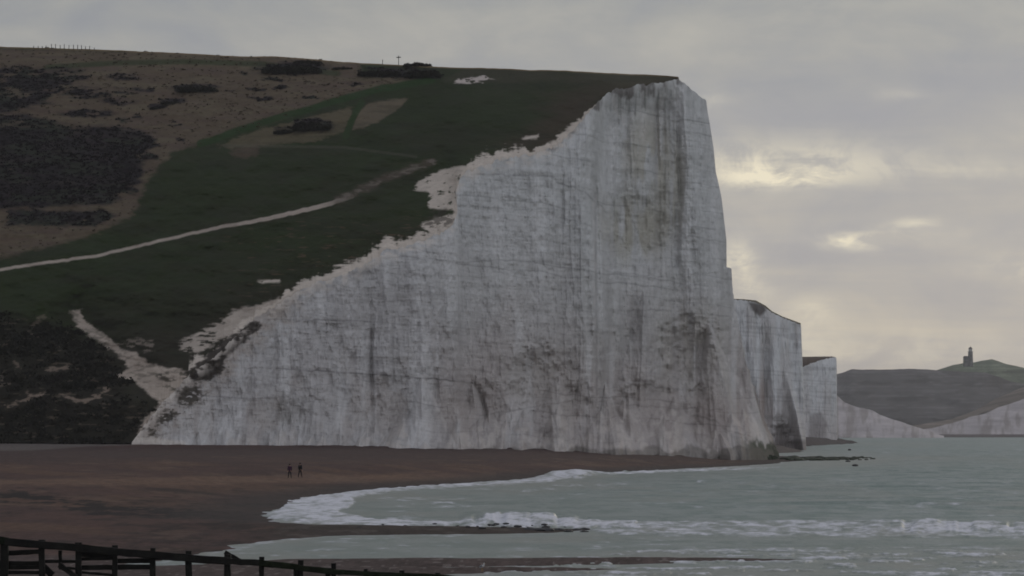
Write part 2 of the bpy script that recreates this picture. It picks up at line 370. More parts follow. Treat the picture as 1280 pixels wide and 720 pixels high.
base = mixp(base, (.34, .29, .27), .6 * ell(pxn, pyn, 870, 525, 70, 34, .6))
base = mixp(base, (.34, .30, .285), .5 * ell(pxn, pyn, 600, 500, 40, 40, .6) * sm(.35, .6, fbm(pxn / 9, cZ / 6, 70, 4)))
base = mixp(base, (.18, .17, .16), .6 * ell(pxn, pyn, 362, 520, 22, 26, .6) * sm(.5, .66, fbm(pxn / 5, cZ / 3, 71, 4)))
for l, w_, f_ in [([(890, 425), (915, 462), (932, 500), (942, 530), (950, 560)], 4.5, .7), ([(757, 480), (770, 515), (782, 556)], 3.0, .55), ([(742, 470), (748, 520), (750, 556)], 3.5, .4), ([(530, 470), (545, 505), (558, 535), (572, 556)], 4, .5), ([(528, 470), (524, 500), (520, 530)], 3, .35),
                  ([(466, 530), (480, 548), (492, 556)], 3, .45), ([(640, 525), (655, 550), (690, 553)], 6, .45), ([(743, 240), (744, 380), (745, 470)], 2.6, .45), ([(805, 110), (806, 170)], 5, .35), ([(766, 118), (772, 135), (782, 150)], 4, .35), ([(703, 430), (700, 500), (704, 556)], 5, .3), ([(826, 120), (824, 220)], 4, .35)]:
    dd_ = polyline_d(pxn + (vn(pxn * 0, pyn / 6, 78) - .5) * 5, pyn, l)[0]; base = mixp(base, (.60, .56, .54), .8 * f_ * np.exp(-(dd_ / (w_ * .6)) ** 2) * sm(.3, .55, fbm(pxn / 5, pyn / 9, 90, 4)))  # ridges lightened in the chalk colour, as if catching light
for l, w_, f_ in [([(783, 560), (770, 515), (760, 486)], 0, 0), ([(763, 300), (760, 400), (757, 470)], 7, .30), ([(600, 480), (612, 520), (616, 550)], 5, .35), ([(345, 400), (347, 540)], 1.5, .25), ([(520, 470), (505, 520)], 3, .3), ([(800, 470), (830, 500), (850, 520)], 3, .3), ([(945, 470), (955, 500)], 3, .3), ([(870, 520), (900, 545)], 5, .35)]:
    if w_: base = mixp(base, (.20, .18, .17), .6 * f_ * np.exp(-(polyline_d(pxn + (vn(pxn * 0, pyn / 6, 79) - .5) * 5, pyn, l)[0] / w_) ** 2))  # shade of the concave creases painted as dark lines
# the slipped lower left end: buff rubble and turf clinging to it
slip = sm(44, 0, polyline_d(pxn, pyn, [(165, 553), (205, 500), (235, 470), (275, 440), (310, 405), (345, 380)])[0] + (fbm(pxn / 9, pyn / 5, 85, 4) - .5) * 46)
base = mixp(base, (.37, .32, .285), .8 * slip)
for e in [(238, 495, 17, 13), (240, 471, 22, 6), (207, 522, 14, 7), (222, 517, 6, 4), (252, 462, 20, 8), (262, 452, 20, 9), (190, 540, 8, 4)]:
    base = mixp(base, (.045, .038, .028), .9 * ell(pxn + (fbm(pxn / 7, pyn / 4, 86, 4) - .5) * 20, pyn + (fbm(pxn / 7, pyn / 4, 87, 4) - .5) * 14, *e, .3) * sm(.30, .42, fbm(pxn / 5, pyn / 3, 88, 3)))
base = mixp(base, (.026, .020, .017), .95 * pm(pxn + (fbm(pxn / 7, pyn / 4, 86, 4) - .5) * 12, pyn + (fbm(pxn / 7, pyn / 4, 87, 4) - .5) * 8, [(296, 412), (322, 401), (326, 410), (303, 429), (284, 444), (276, 466), (262, 474), (238, 478), (230, 466), (252, 448), (276, 426)], 2.5))
spk = slip * sm(.60, .68, fbm(pxn / 4, pyn / 2.5, 98, 3)) * sm(440, 480, pyn); base = mixp(base, (.09, .075, .06), .8 * spk)
foot_d = polyline_d(pxn, pyn, [(166, 549), (200, 552), (230, 556)])[0]; base = mixp(base, (.62, .56, .51), .6 * sm(7, 2, foot_d))
dk_ = strata_lines()
for l in [([(330, 399), (450, 401), (600, 412)], 1.0, .55), ([(345, 461), (420, 465), (500, 470), (590, 478)], 1.2, .95), ([(500, 319), (570, 328), (640, 325), (740, 334), (830, 345)], 1.0, .55),
          ([(575, 257), (640, 262), (720, 263)], 1.0, .45), ([(590, 218), (640, 219), (692, 222)], 1.3, .8), ([(696, 228), (728, 240), (758, 262)], 1.3, .7), ([(700, 272), (740, 284)], 1, .6),
          ([(776, 386), (840, 387)], 1.1, .6), ([(850, 391), (910, 395)], 1, .5), ([(600, 520), (720, 500), (840, 510), (900, 512)], 1.0, .5), ([(860, 295), (908, 303)], 1, .6), ([(640, 325), (700, 328), (736, 340)], 1, .5),
          ([(775, 472), (790, 480), (800, 475), (820, 484), (850, 485)], 1.5, .65), ([(870, 520), (890, 525), (905, 538), (935, 545)], 1.3, .6), ([(592, 478), (600, 492), (606, 508)], 2.5, .55),
          ([(463, 390), (464, 545)], 1.3, .3), ([(491, 395), (492, 480)], 1.2, .35), ([(848, 150), (852, 260)], 1.4, .2), ([(744, 240), (746, 500)], 1.6, .4)]:
    dk_ = np.maximum(dk_, line(*l))
base *= (1 - .55 * dk_)[..., None]
scs = np.clip(scoop / 4, 0, 1); base = mixp(base, (.32, .29, .27), .25 * scs * sm(60, 35, cZ) * sm(.1, .6, fbm(pxn / 8, pyn / 8, 99, 4)))  # shade inside the scoops painted into the chalk colour
base = mixp(base, (.50, .455, .425), .55 * np.clip(best_b / 3, 0, 1) * sm(.4, .6, fbm(pxn / 7, pyn / 7, 94, 4)))  # foot buttresses painted lighter, like slopes catching the sky
weed = sm(5.6, 3.4, cZ + (fbm(pxn / 6, cZ / 2, 72, 3) - .5) * 5) * sm(905, 940, pxn)
base = mixp(base, (.030, .040, .022), .92 * weed)
weed2 = sm(3.6, 2.6, cZ + (fbm(pxn / 12, cZ / 3, 73, 3) - .5) * 3)
base = mixp(base, (.13, .115, .10), .65 * weed2)
# turf hanging over the brink
topm = sm(.5, 2.0, (Zr[None, :] - cZ) + 3.4 * (fbm(pxn / 11, cZ / 3, 74, 4) - .5) * 2)
brink = (1 - topm) * sm(600, 720, pxn) * (1 - sm(846, 856, pxn))
base = mixp(base, (.060, .045, .035), .7 * brink * sm(.35, .6, fbm(pxn / 9, cZ * 0, 89, 4)))
chalky = (1 - sm(0, 3.5, (Zr[None, :] - cZ))) * (1 - sm(700, 740, pxn))
base = mixp(base, (.62, .56, .51), .75 * chalky * sm(.35, .6, fbm(pxn / 9, pyn / 5, 97, 3)))
M = M_chalk
# the bare ridge of turf that runs down the left end of the face
rd = polyline_d(pxn, pyn, [(322, 404), (295, 428), (268, 452), (240, 470)])[0]

# the cliff goes on round the corner and back along the coast
backrim = [(46, 962, 74), (42, 985, 70), (34, 1030, 62), (26, 1090, 52), (30, 1160, 45), (46, 1260, 41), (66, 1350, 47), (70, 1395, 52)]
backbase = [(66, 952), (64, 975), (56, 1030), (48, 1090), (50, 1160), (60, 1260), (76, 1350), (80, 1395)]
nb = 170
kk = np.linspace(0, 1, nb + 1)[1:]
P0 = np.array([cX[-1, -1], cY[-1, -1], cZ[-1, -1]])
br_ = np.vstack([P0, np.array(backrim, float)]); bb_ = np.vstack([[cX[0, -1], cY[0, -1]], np.array(backbase, float)])
kx = np.linspace(0, 1, len(br_))
BR = np.stack([np.interp(kk, kx, br_[:, j]) for j in range(3)], -1); BB = np.stack([np.interp(kk, kx, bb_[:, j]) for j in range(2)], -1)
lastx = cX[:, -1] - (cX[0, -1] + (cX[-1, -1] - cX[0, -1]) * v); lasty = cY[:, -1] - (cY[0, -1] + (cY[-1, -1] - cY[0, -1]) * v)
fadek = (1 - kk)[None, :] ** 3
bX = BB[:, 0][None] + (BR[:, 0] - BB[:, 0])[None] * v[:, None] + lastx[:, None] * fadek
bYy = BB[:, 1][None] + (BR[:, 1] - BB[:, 1])[None] * v[:, None] + lasty[:, None] * fadek
bZ = -1 + (BR[:, 2] + 1)[None] * v[:, None]
K2 = np.broadcast_to(kk[None], bX.shape)
bX = bX - np.abs((fbm(K2 * 40, bZ / 30, 81, 4) - .5)) * 7 * sm(0, .06, K2) - np.abs(fbm(K2 * 120, bZ / 4, 82, 3) - .5) * 2 * sm(0, .06, K2)
bc = np.ones(bX.shape + (3,)) * np.array([.44, .44, .44]) * (.8 + .4 * fbm(K2 * 60, bZ / 10, 83, 4))[..., None]
lc = base[:, -25:-20].mean(1)[:, None, :]; bl_ = sm(.02, .25, K2)[..., None]
bc = lc * (.75 + .35 * fbm(K2 * 90, bZ / 3, 84, 4))[..., None] * (1 - bl_) + bc * bl_
bc = mixp(bc, (.24, .185, .15), .5 * sm(45, 15, bZ) * sm(.4, .6, fbm(K2 * 50, bZ / 12, 93, 3))); bc = mixp(bc, (.030, .036, .022), .9 * sm(5, 2.6, bZ + (fbm(K2 * 90, bZ, 72, 3) - .5) * 4))
AX = np.concatenate([cX, bX], 1); AY = np.concatenate([cY, bYy], 1); AZ = np.concatenate([cZ, bZ], 1); AC = np.concatenate([base, bc], 1)
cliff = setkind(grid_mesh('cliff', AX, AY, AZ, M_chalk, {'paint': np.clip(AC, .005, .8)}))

# ------------------------------------------------------------------ hillside
nH = len(sA) + len(sB)
NR = 470
sH = np.concatenate([sA, sB])
topx = rimf(sH, 5)
topy = np.interp(topx, sky_pts[:, 0], sky_pts[:, 1]); topY = np.interp(topx, skyY[:, 0], skyY[:, 1])
topy = topy + (fbm(topx / 30, topx * 0, 90, 4) - .5) * 2.0 * (1 - sm(800, 840, topx))
lowX = np.concatenate([(rimf(sA, 0) - 640) * rimf(sA, 2) / F, cX[-1, :len(sB)]])
lowY = np.concatenate([rimf(sA, 2), cY[-1, :len(sB)]])
lowZ = np.concatenate([EYE + (HOR - rimf(sA, 1)) * rimf(sA, 2) / F, cZ[-1, :len(sB)]])
lowpx, lowpy = PIX(lowX, lowY, lowZ)
def smooth1(a, k=45):
    p_ = np.concatenate([2 * a[0] - a[k:0:-1], a, 2 * a[-1] - a[-2:-k - 2:-1]]); c_ = np.hanning(2 * k + 1); return np.convolve(p_, c_ / c_.sum(), 'valid')
t = np.linspace(0, 1, NR)[:, None] ** 1.15
SX_, SY_, SD_ = smooth1(lowpx), smooth1(lowpy), smooth1(lowY); e_ = np.exp(-t * 22) * (1 - t)
hpx = SX_ + (topx - SX_) * t + (lowpx - SX_) * e_; hpy = SY_ + (topy - SY_) * t + (lowpy - SY_) * e_
hY = SD_ + (topY - SD_) * (.35 * t + .65 * t ** 1.8) + (lowY - SD_) * e_
# folds of the ground, in metres of distance, nothing at the edges
env = (4 * t * (1 - t)) ** .6
fold = (fbm(hpx / 110, hpy / 60, 91, 4) - .5) * 20 + (fbm(hpx / 30, hpy / 12, 92, 4) - .5) * 4.5 + (fbm(hpx / 9, hpy / 3, 93, 3) - .5) * .45
gull = polyline_d(hpx, hpy, [(95, 392), (130, 425), (170, 465), (205, 500), (185, 550)])[0]
fold = fold + 9 * np.exp(-(gull / 22) ** 2)
hY = hY + fold * env
hX = (hpx - 640) * hY / F; hZ = EYE + (HOR - hpy) * hY / F
PX_, PY_ = hpx, hpy
n_ = lambda a, b, s, o=4: fbm(PX_ / a, PY_ / b, s, o, .58)
wx = PX_ + (n_(34, 9, 100) - .5) * 62; wy = PY_ + (n_(34, 9, 101) - .5) * 22
wx2 = PX_ + (n_(9, 3, 102) - .5) * 14; wy2 = PY_ + (n_(9, 3, 103) - .5) * 8
green = np.array([.0150, .0240, .0055]); brown = np.array([.096, .070, .048]); dark = np.array([.008, .006, .010]); tan = np.array([.112, .092, .060])
hc = np.ones(PX_.shape + (3,)) * green
hc = mixp(hc, (.0175, .0215, .0080), sm(.35, .65, n_(60, 16, 104)))
hc = mixp(hc, (.017, .028, .008), .6 * sm(.5, .7, n_(20, 3, 105)))
# lower slopes are rough, brownish turf
hc = mixp(hc, (.022, .018, .013), sm(330, 430, wy + (PX_ - 250) * .25) * .85)
# right hand, toward the brink: reddish
hc = mixp(hc, (.050, .034, .024), .75 * pm(wx, wy, [(690, 130), (740, 96), (880, 90), (860, 120), (760, 130), (700, 195), (640, 215), (600, 210), (660, 170)], 34))
hc = mixp(hc, (.040, .036, .022), .7 * pm(wx, wy, [(560, 84), (850, 92), (850, 104), (700, 102), (560, 98)], 6))
# brown grass field
field = pm(wx2, wy2, [(-1500, 40), (340, 66), (450, 76), (452, 98), (520, 98), (440, 118), (330, 155), (262, 176), (215, 190), (185, 225), (165, 270), (110, 296), (0, 322), (-1500, 400)], 4)
hc = mixp(hc, brown, field * (.80 + .2 * n_(30, 6, 106)))
hc = mixp(hc, tan, field * .55 * sm(.5, .68, n_(26, 5, 107)))
hc = mixp(hc, (.078, .052, .045), field * .5 * sm(.5, .7, n_(40, 4, 108)))
hc = mixp(hc, (.10, .08, .05), .85 * pm(wx2, wy2, [(272, 182), (330, 160), (420, 138), (440, 132), (438, 150), (428, 164), (395, 176), (330, 182), (290, 186)], 2))
hc = mixp(hc, (.115, .09, .062), .9 * pm(PX_, PY_ + (n_(8, 3, 109) - .5) * 5, [(440, 162), (446, 142), (458, 131), (485, 124), (510, 123), (500, 135), (480, 148), (455, 160)], 1.6))
hc = mixp(hc, (.095, .062, .048), .6 * pm(wx2, wy2, [(285, 190), (325, 178), (320, 196), (295, 198)], 3))
hc = mixp(hc, (.030, .030, .014), .3 * sm(.60, .68, n_(70, 1.3, 135)) * (1 - field) * sm(150, 200, PY_))
hc = mixp(hc, (.007, .012, .004), .3 * sm(.52, .70, n_(46, 7, 136)) * (1 - field))
# green ride that crosses it
ride = polyline_d(PX_, PY_ + (vn(PX_ / 12, PX_ * 0, 110) - .5) * 2, [(250, 180), (330, 152), (400, 132), (470, 112), (540, 100)])[0]
hc = mixp(hc, (.012, .033, .006), .95 * sm(5.5, 3, ride))
ride2 = polyline_d(PX_, PY_, [(452, 128), (440, 150), (432, 170)])[0]; hc = mixp(hc, (.016, .034, .008), .9 * sm(5, 3, ride2))
ride3 = polyline_d(PX_, PY_, [(60, 84), (140, 79), (230, 77), (330, 80), (420, 92)], 2)[0]; hc = mixp(hc, (.026, .038, .013), .8 * sm(9, 4, ride3))
sh = polyline_d(PX_, PY_, [(280, 182), (430, 184), (520, 196)])[0]; hc = mixp(hc, (.085, .08, .06), .35 * sm(2.5, 1, sh))
# heath and scrub
heath = np.maximum.reduce([
    pm(wx, wy, [(-1500, 80), (0, 82), (60, 86), (120, 88), (118, 98), (90, 104), (70, 120), (60, 130), (0, 140), (-1500, 150)], 4),
    pm(wx, wy, [(-1500, 135), (0, 142), (40, 145), (100, 158), (150, 158), (188, 170), (186, 205), (160, 235), (150, 250), (0, 262), (-1500, 280)], 5),
    pm(wx2, wy2, [(10, 262), (90, 264), (130, 262), (146, 270), (120, 282), (10, 281)], 3),
    pm(wx2, wy2, [(90, 108), (130, 112), (140, 120), (90, 120)], 3)])
isl = [(245, 110, 28, 5.5), (215, 126, 16, 3.5), (197, 133, 12, 3), (150, 126, 22, 5), (155, 97, 18, 4), (160, 113, 20, 4), (105, 118, 26, 5), (110, 142, 34, 5), (155, 151, 8, 3), (172, 147, 5, 2.5), (220, 156, 8, 1.8),
       (225, 174, 7, 1.8), (303, 92, 4, 2), (148, 94, 14, 3), (185, 113, 10, 2), (290, 114, 6, 2), (325, 123, 14, 2), (340, 100, 16, 2.5), (350, 109, 12, 2), (388, 122, 12, 2), (448, 106, 12, 1.5), (318, 112, 14, 1.6)]
for cx, cy, a, b in isl: heath = np.maximum(heath, ell(wx2, wy2, cx, cy, a, b, .3))
for cx, cy, a, b in [(391, 156, 25, 8), (355, 163, 13, 4.5)]: heath = np.maximum(heath, ell(wx2, wy2, cx, cy, a, b, .25))
woods = np.maximum(ell(wx2, wy2, 365, 86, 44, 8, .3), pm(wx2, wy2, [(448, 86), (480, 84), (550, 87), (552, 98), (500, 98), (452, 95)], 2))
heath = np.maximum(heath, woods)
heath_holes = sm(.58, .68, n_(34, 5, 111)) * .85 * (1 - .85 * sm(150, 170, PY_))
hm = heath * (1 - heath_holes)
hc = mixp(hc, dark, .93 * hm)
hc = mixp(hc, (.028, .017, .021), .5 * hm * sm(.5, .66, n_(26, 5, 112)))
hc = mixp(hc, (.022, .028, .016), .6 * hm * sm(.5, .65, n_(34, 8, 113)))
# reddish flecks on the lower turf
hc = mixp(hc, (.105, .065, .046), .6 * sm(.66, .74, n_(16, 1.6, 114)) * sm(250, 300, PY_) * sm(250, 330, PX_) * (1 - sm(395, 420, PY_)))
# scrub at the foot
foot = pm(wx2, wy2, [(-1500, 410), (-10, 396), (60, 400), (120, 430), (160, 470), (150, 500), (190, 515), (165, 556), (-1500, 560)], 10)
hc = mixp(hc, (.013, .011, .008), .75 * foot)
hc = mixp(hc, (.13, .10, .075), .6 * foot * sm(.64, .72, n_(16, 2.4, 115)))
trail = np.full(PX_.shape, 99.)
for pts, w_, f_ in [([(8, 508), (30, 500), (52, 492)], 1.6, .7), ([(80, 495), (105, 502), (122, 496), (138, 484)], 1.9, .7), ([(60, 462), (85, 459)], 1.4, .6), ([(40, 408), (56, 393)], 1.4, .3), ([(34, 490), (42, 496), (55, 490)], 1.2, .4), ([(18, 452), (21, 458)], 1.5, .4)]:
    td = polyline_d(wx2, wy2, pts)[0]; trail = np.minimum(trail, td)
    hc = mixp(hc, (.26, .20, .16), f_ * sm(w_ + 1.5, w_ - .5, td) * sm(.25, .45, n_(8, 4, 117)))
for cx, cy in [(0, 466), (3, 478)]: hc = mixp(hc, (.20, .16, .13), .7 * ell(wx2, wy2, cx, cy, 7, 5, .4) * sm(.45, .5, n_(7, 3, 118)))
# chalk path
chalkc = np.array([.36, .30, .26])
pd, pp = polyline_d(PX_, PY_ + (vn(PX_ / 6, PX_ * 0, 119) - .5) * 1.6, [(-1500, 480), (-300, 366), (0, 337), (60, 328), (120, 320), (200, 301), (270, 285), (330, 274), (380, 263), (408, 256), (440, 246)])
hc = mixp(hc, chalkc, .92 * sm(2.5, 1.2, pd - .9 * sm(220, 400, PX_)) * (1 - .7 * sm(395, 440, PX_)))
pd2 = polyline_d(wx2, wy2, [(425, 250), (450, 237), (480, 224), (515, 210), (540, 203)])[0]
hc = mixp(hc, (.085, .062, .050), .65 * sm(8, 1, pd2) * sm(.2, .5, n_(20, 4, 137)))
hc = mixp(hc, (.20, .17, .15), .45 * sm(4, 1, pd2) * sm(.45, .55, n_(14, 4, 120)))
# chalk slip by the skyline
hc = mixp(hc, (.50, .43, .40), .9 * pm(wx2, wy2, [(567, 103), (575, 98), (600, 95), (618, 97), (606, 101), (585, 104)], 1.5) * sm(.36, .46, n_(7, 2, 121)))
# chalk where the path runs down to the beach
scar = np.maximum.reduce([
    sm(4.5, 2.5, polyline_d(wx2 * .5 + PX_ * .5, PY_, [(93, 391), (104, 405), (128, 420), (150, 438)])[0]),
    pm(PX_ + (n_(10, 4, 122) - .5) * 12, PY_ + (n_(10, 4, 123) - .5) * 8, [(87, 389), (103, 387), (103, 398), (120, 413), (142, 430), (170, 442), (190, 456), (225, 462), (240, 470), (230, 500), (210, 520), (195, 545), (168, 556), (176, 530), (200, 505), (170, 478), (140, 470), (160, 462), (158, 452), (138, 437), (112, 419), (94, 403)], 2)])
brk = .5 + .5 * sm(.36, .52, n_(14, 5, 124) + .15 * sm(150, 215, PX_))
hc = mixp(hc, np.array([.40, .335, .285]), .95 * scar * brk)
hc = mixp(hc, (.05, .045, .03), .75 * scar * sm(.60, .68, n_(9, 4, 125)) * sm(180, 215, PX_))
s2 = pm(wx2, wy2, [(228, 440), (222, 428), (250, 414), (275, 402), (292, 388), (330, 380), (350, 372), (350, 390), (320, 402), (300, 412), (270, 428), (250, 440)], 2.5)
hc = mixp(hc, (.40, .345, .30), .95 * s2 * sm(.36, .48, n_(14, 3, 126) + .25 * sm(265, 305, PX_)))
s3 = pm(wx2, wy2, [(140, 424), (190, 424), (200, 440), (160, 436)], 2); hc = mixp(hc, (.24, .20, .17), .7 * s3 * sm(.55, .62, n_(12, 2.5, 127)))
# bare chalk fringe along the brink
dr = np.hypot((PX_ - lowpx), (PY_ - lowpy))
frw = (5.5 + 14 * fbm(sH / 22, sH * 0, 128, 3) ** 1.5 * 1.4) * (sH > KN[8]) * (1 - .35 * sm(640, 690, rimf(sH, 0))) * (1 - sm(715, 755, rimf(sH, 0)))
fr = sm(1.0, .55, dr / (frw + .01) + (n_(8, 2.2, 129) - .5) * 1.2) * (frw > 1)
hc = mixp(hc, (.52, .455, .40), .96 * fr)
for poly in [[(516, 232), (530, 224), (548, 214), (570, 208), (590, 206), (600, 212), (575, 222), (572, 240), (570, 262), (548, 262), (534, 260), (540, 248), (536, 240), (520, 238)], [(524, 280), (545, 272), (572, 268), (574, 290), (548, 296), (535, 290)],
             [(650, 172), (672, 168), (670, 174), (655, 175)], [(700, 165), (716, 155), (728, 150), (720, 164), (708, 180), (690, 186), (668, 190), (676, 182), (694, 176)], [(322, 351), (350, 350), (350, 353), (326, 354)]]:
    hc = mixp(hc, (.50, .435, .38), .95 * pm(wx2, PY_ + (n_(9, 3, 103) - .5) * 4, poly, 1.8) * sm(.22, .36, n_(7, 3, 131)))
hc = mixp(hc, (.035, .03, .022), .7 * pm(wx2, wy2, [(540, 262), (556, 260), (570, 276), (552, 286), (530, 282)], 2) * sm(.38, .5, n_(7, 3, 132)))
# turf ridge dropping left of the face
rdg = pm(wx2, wy2, [(300, 412), (322, 403), (324, 410), (300, 428), (276, 446), (272, 470), (240, 476), (232, 466), (252, 450), (280, 425)], 2)
hc = mixp(hc, (.026, .020, .017), .95 * rdg)
for e in [(238, 497, 14, 12), (205, 470, 10, 4), (222, 520, 9, 5), (250, 470, 22, 9)]:
    hc = mixp(hc, (.030, .026, .018), .85 * ell(wx2, wy2, *e, .35) * sm(.36, .46, n_(8, 4, 133)))
crest_ = np.abs(PY_ - topy[None, :]); hc = mixp(hc, (.19, .135, .075), .8 * sm(2.2, .6, crest_) * (1 - heath))  # dry grass on the crest, its golden backlight painted into the colour
hc = hc * (.90 + .20 * n_(3, 1.2, 134, 3))[..., None]
# behind the skyline the down falls away, then rolls on along the coast
bk = np.linspace(0, 1, 61)[1:, None]
u = sm(500, 848, topx)[None, :]
bkY = hY[-1] + 430 * bk
rimX = np.interp(bkY, [937] + [p[1] for p in backrim], [39.8] + [p[0] for p in backrim]); rimZ = np.interp(bkY, [937] + [p[1] for p in backrim], [hZ[-1, -1]] + [p[2] for p in backrim])
d_ = bkY - hY[-1]
bkX = hX[-1] + (rimX - 39.8) * u; bkZ = (hZ[-1] + .03 * d_ - .00035 * d_ ** 2) * (1 - u) + np.minimum(rimZ, hZ[-1] + .03 * d_) * u
bcx = np.ones(bkX.shape + (3,)) * np.array([.07, .062, .034])
HX = np.vstack([hX, bkX]); HY = np.vstack([hY, bkY]); HZ = np.vstack([hZ, bkZ]); HC = np.concatenate([hc, bcx], 0)
hill = setkind(grid_mesh('hill', HX, HY, HZ, M_hill, {'paint': np.clip(HC, .004, .7)}))

# the left end of the face, where the turf ridge crosses it
def hill_at(px, py):
    d = (hpx - px) ** 2 + (hpy - py) ** 2; i = np.unravel_index(np.argmin(d), d.shape)
    return Vector((hX[i], hY[i], hZ[i]))

# ------------------------------------------------------------------ beach
shore = [(990, 577), (960, 580.5), (900, 584), (850, 586), (800, 589), (740, 594), (690, 597), (640, 602), (560, 607), (500, 611), (450, 616), (400, 623), (370, 630), (345, 638), (328, 646), (335, 651),
         (360, 653.5), (400, 656), (450, 657), (500, 658), (560, 658.5), (640, 659), (700, 660.5), (735, 662), (722, 664), (690, 666), (640, 667.5), (560, 668), (500, 668.5), (430, 669.5), (380, 672), (330, 677), (300, 681), (270, 687),
         (245, 693), (200, 701.5), (150, 705), (110, 708), (130, 711), (180, 708.5), (240, 706), (300, 702), (345, 700.5), (400, 699.5), (460, 699), (640, 698.5), (800, 698), (900, 698), (985, 699), (990, 700.5), (900, 702.5), (800, 705),
         (700, 706), (600, 707.5), (520, 709), (470, 710.2), (520, 711), (640, 710.5), (700, 710.8), (745, 711.5), (720, 713.5), (640, 715), (560, 718), (500, 724), (420, 742), (300, 800), (150, 900), (100, 1100)]
sw = [((x - 640) / F * (EYE * F / (y - HOR)), EYE * F / (y - HOR)) for x, y in shore]
land = sw + [(-14, 40), (-14, -60), (-700, -60), (-700, 1500), (80, 1500), (80, 975)]
nr, nc = 620, 900
yy = np.exp(np.linspace(math.log(170), math.log(1050), nr))[:, None]
yy = np.vstack([np.linspace(-40, 168, 30)[:, None], yy])
aa = np.concatenate([np.linspace(-1.1, -.16, 60, endpoint=False), np.linspace(-.16, .10, nc)])[None, :]
gX = aa * (yy + 60) ; gY = np.broadcast_to(yy, gX.shape).copy()
sdv = np.zeros_like(gX)
sdv = sdf(gX, gY, land)
sdv = sdv + (fbm(gX / 7, gY / 14, 140, 4) - .5) * 3.0 * sm(0, 3, np.abs(sdv) + 1.5)
sdv = sdv + (fbm(gX / 1.6, gY / 5, 145, 3, .6) - .5) * 2.2
zmax = .45 + 3.6 * sm(330, 620, gY) + 1.6 * sm(-10, -55, gX) * sm(240, 420, gY)
zmax = zmax * (1 - .72 * sm(-5, 62, gX) * sm(500, 800, gY)) 
zmax = np.minimum(zmax, 4.55)
zmax = np.where(gY < 245, .30, zmax)
Lb = np.where(gY < 245, 4.0, 10) + 34 * sm(300, 520, gY)
gZ = np.where(sdv > 0, zmax * (1 - np.exp(-np.maximum(sdv, 0) / Lb)), np.maximum(sdv * .07, -2.5))
berm = .35 * np.exp(-((sdv - 26) / 7) ** 2) * sm(330, 420, gY) + .25 * np.exp(-((sdv - 55) / 9) ** 2) * sm(400, 500, gY)
gZ += berm + (fbm(gX / 16, gY / 30, 141, 4) - .5) * .35 * sm(0, 12, sdv) * sm(250, 400, gY) + (fbm(gX / 2.5, gY / 4, 142, 3) - .5) * .10 * sm(0, 4, sdv)
bd_ = polyline_d(gX, gY, [((x_ - 640) * y_ / F, y_) for x_, y_ in zip(rim[5:, 3], rim[5:, 4])])[0]
gZ += sm(26, 2, bd_) * sm(-70, -30, gX) * (1.3 * fbm(gX / 9, gY / 16, 143, 3) ** 2 + .6 * (fbm(gX / 3, gY / 5, 144, 3) - .5)) * sm(62, 40, gX)
gpx, gpy = PIX(gX, np.maximum(gY, 10), gZ)
bcol = np.ones(gX.shape + (3,)) * np.array([.074, .042, .036])
gn = lambda a, b, s, o=4: fbm(gpx / a, gpy / b, s, o, .6)
bcol = mixp(bcol, (.058, .034, .031), sm(.40, .62, gn(120, 6, 150)))
bcol = mixp(bcol, (.100, .058, .041), .75 * sm(.47, .66, fbm(gX / 13 + gY / 40, gY / 26, 151, 5, .6)) * sm(566, 585, gpy))
bcol = mixp(bcol, (.052, .035, .034), .7 * sm(585, 570, gpy + (gn(60, 4, 152) - .5) * 12) * sm(555, 562, gpy))
bcol = mixp(bcol, (.145, .088, .062), .6 * sm(7, 2, np.abs(gpy - 600 + (gpx - 300) * .012 + (gn(60, 4, 153) - .5) * 10)) * (gpx < 620))
bcol = mixp(bcol, (.115, .098, .090), .85 * pm(gpx, gpy, [(-1500, 552), (175, 552), (172, 556), (110, 558), (40, 563), (-1500, 575)], 1.5))
wrack = polyline_d(gpx, gpy, [(-200, 612), (0, 619), (60, 625), (120, 634), (200, 641), (300, 647)], 1)[0] + (gn(22, 2.2, 154) - .5) * 22
bcol = mixp(bcol, (.014, .011, .012), .95 * sm(10, 4, wrack) * sm(.40, .50, fbm(gX / 1.8, gY / 6, 155, 4, .6)))
bcol = mixp(bcol, (.024, .018, .019), .6 * sm(.60, .70, fbm(gX / 3, gY / 9, 156, 5, .65)) * sm(600, 615, gpy))
bcol = mixp(bcol, (.026, .019, .018), .7 * sm(.47, .60, fbm(gX / 6, gY / 18, 161, 5, .65)) * sm(600, 612, gpy) * sm(120, 240, gpx) * (1 - sm(430, 560, gpx)))
bcol = mixp(bcol, (.125, .082, .060), .45 * sm(.58, .70, fbm(gX / 5, gY / 13, 162, 5, .65)) * sm(566, 575, gpy))
wet = sm(13, 3, sdv) * sm(240, 330, gY); bcol = mixp(bcol, (.042, .034, .033), .85 * wet)
spit = sm(640, 650, gpy) * (1 - sm(686, 694, gpy)) * sm(320, 400, gpx)
bcol = mixp(bcol, (.040, .032, .029), .88 * spit)
bcol = mixp(bcol, (.09, .075, .066), .6 * spit * sm(.55, .62, fbm(gX / 1.2, gY / 4, 157, 3)))
fg = sm(690, 698, gpy)
bcol = mixp(bcol, (.066, .048, .045), .9 * fg)
peb = fbm(gX / .35, gY / 2.2, 158, 4, .7)
bcol *= (1 + (peb - .5) * 1.1 * sm(640, 700, gpy))[..., None]
bcol = mixp(bcol, (.20, .17, .16), .5 * fg * sm(.78, .84, vn(gX / .3, gY / 1.6, 159)))
bcol *= (.70 + .6 * fbm(gX / .7, gY / 3.5, 160, 4, .7))[..., None]
beach = setkind(grid_mesh('beach', gX, gY, gZ, M_beach, {'paint': np.clip(bcol, .004, .7)}))
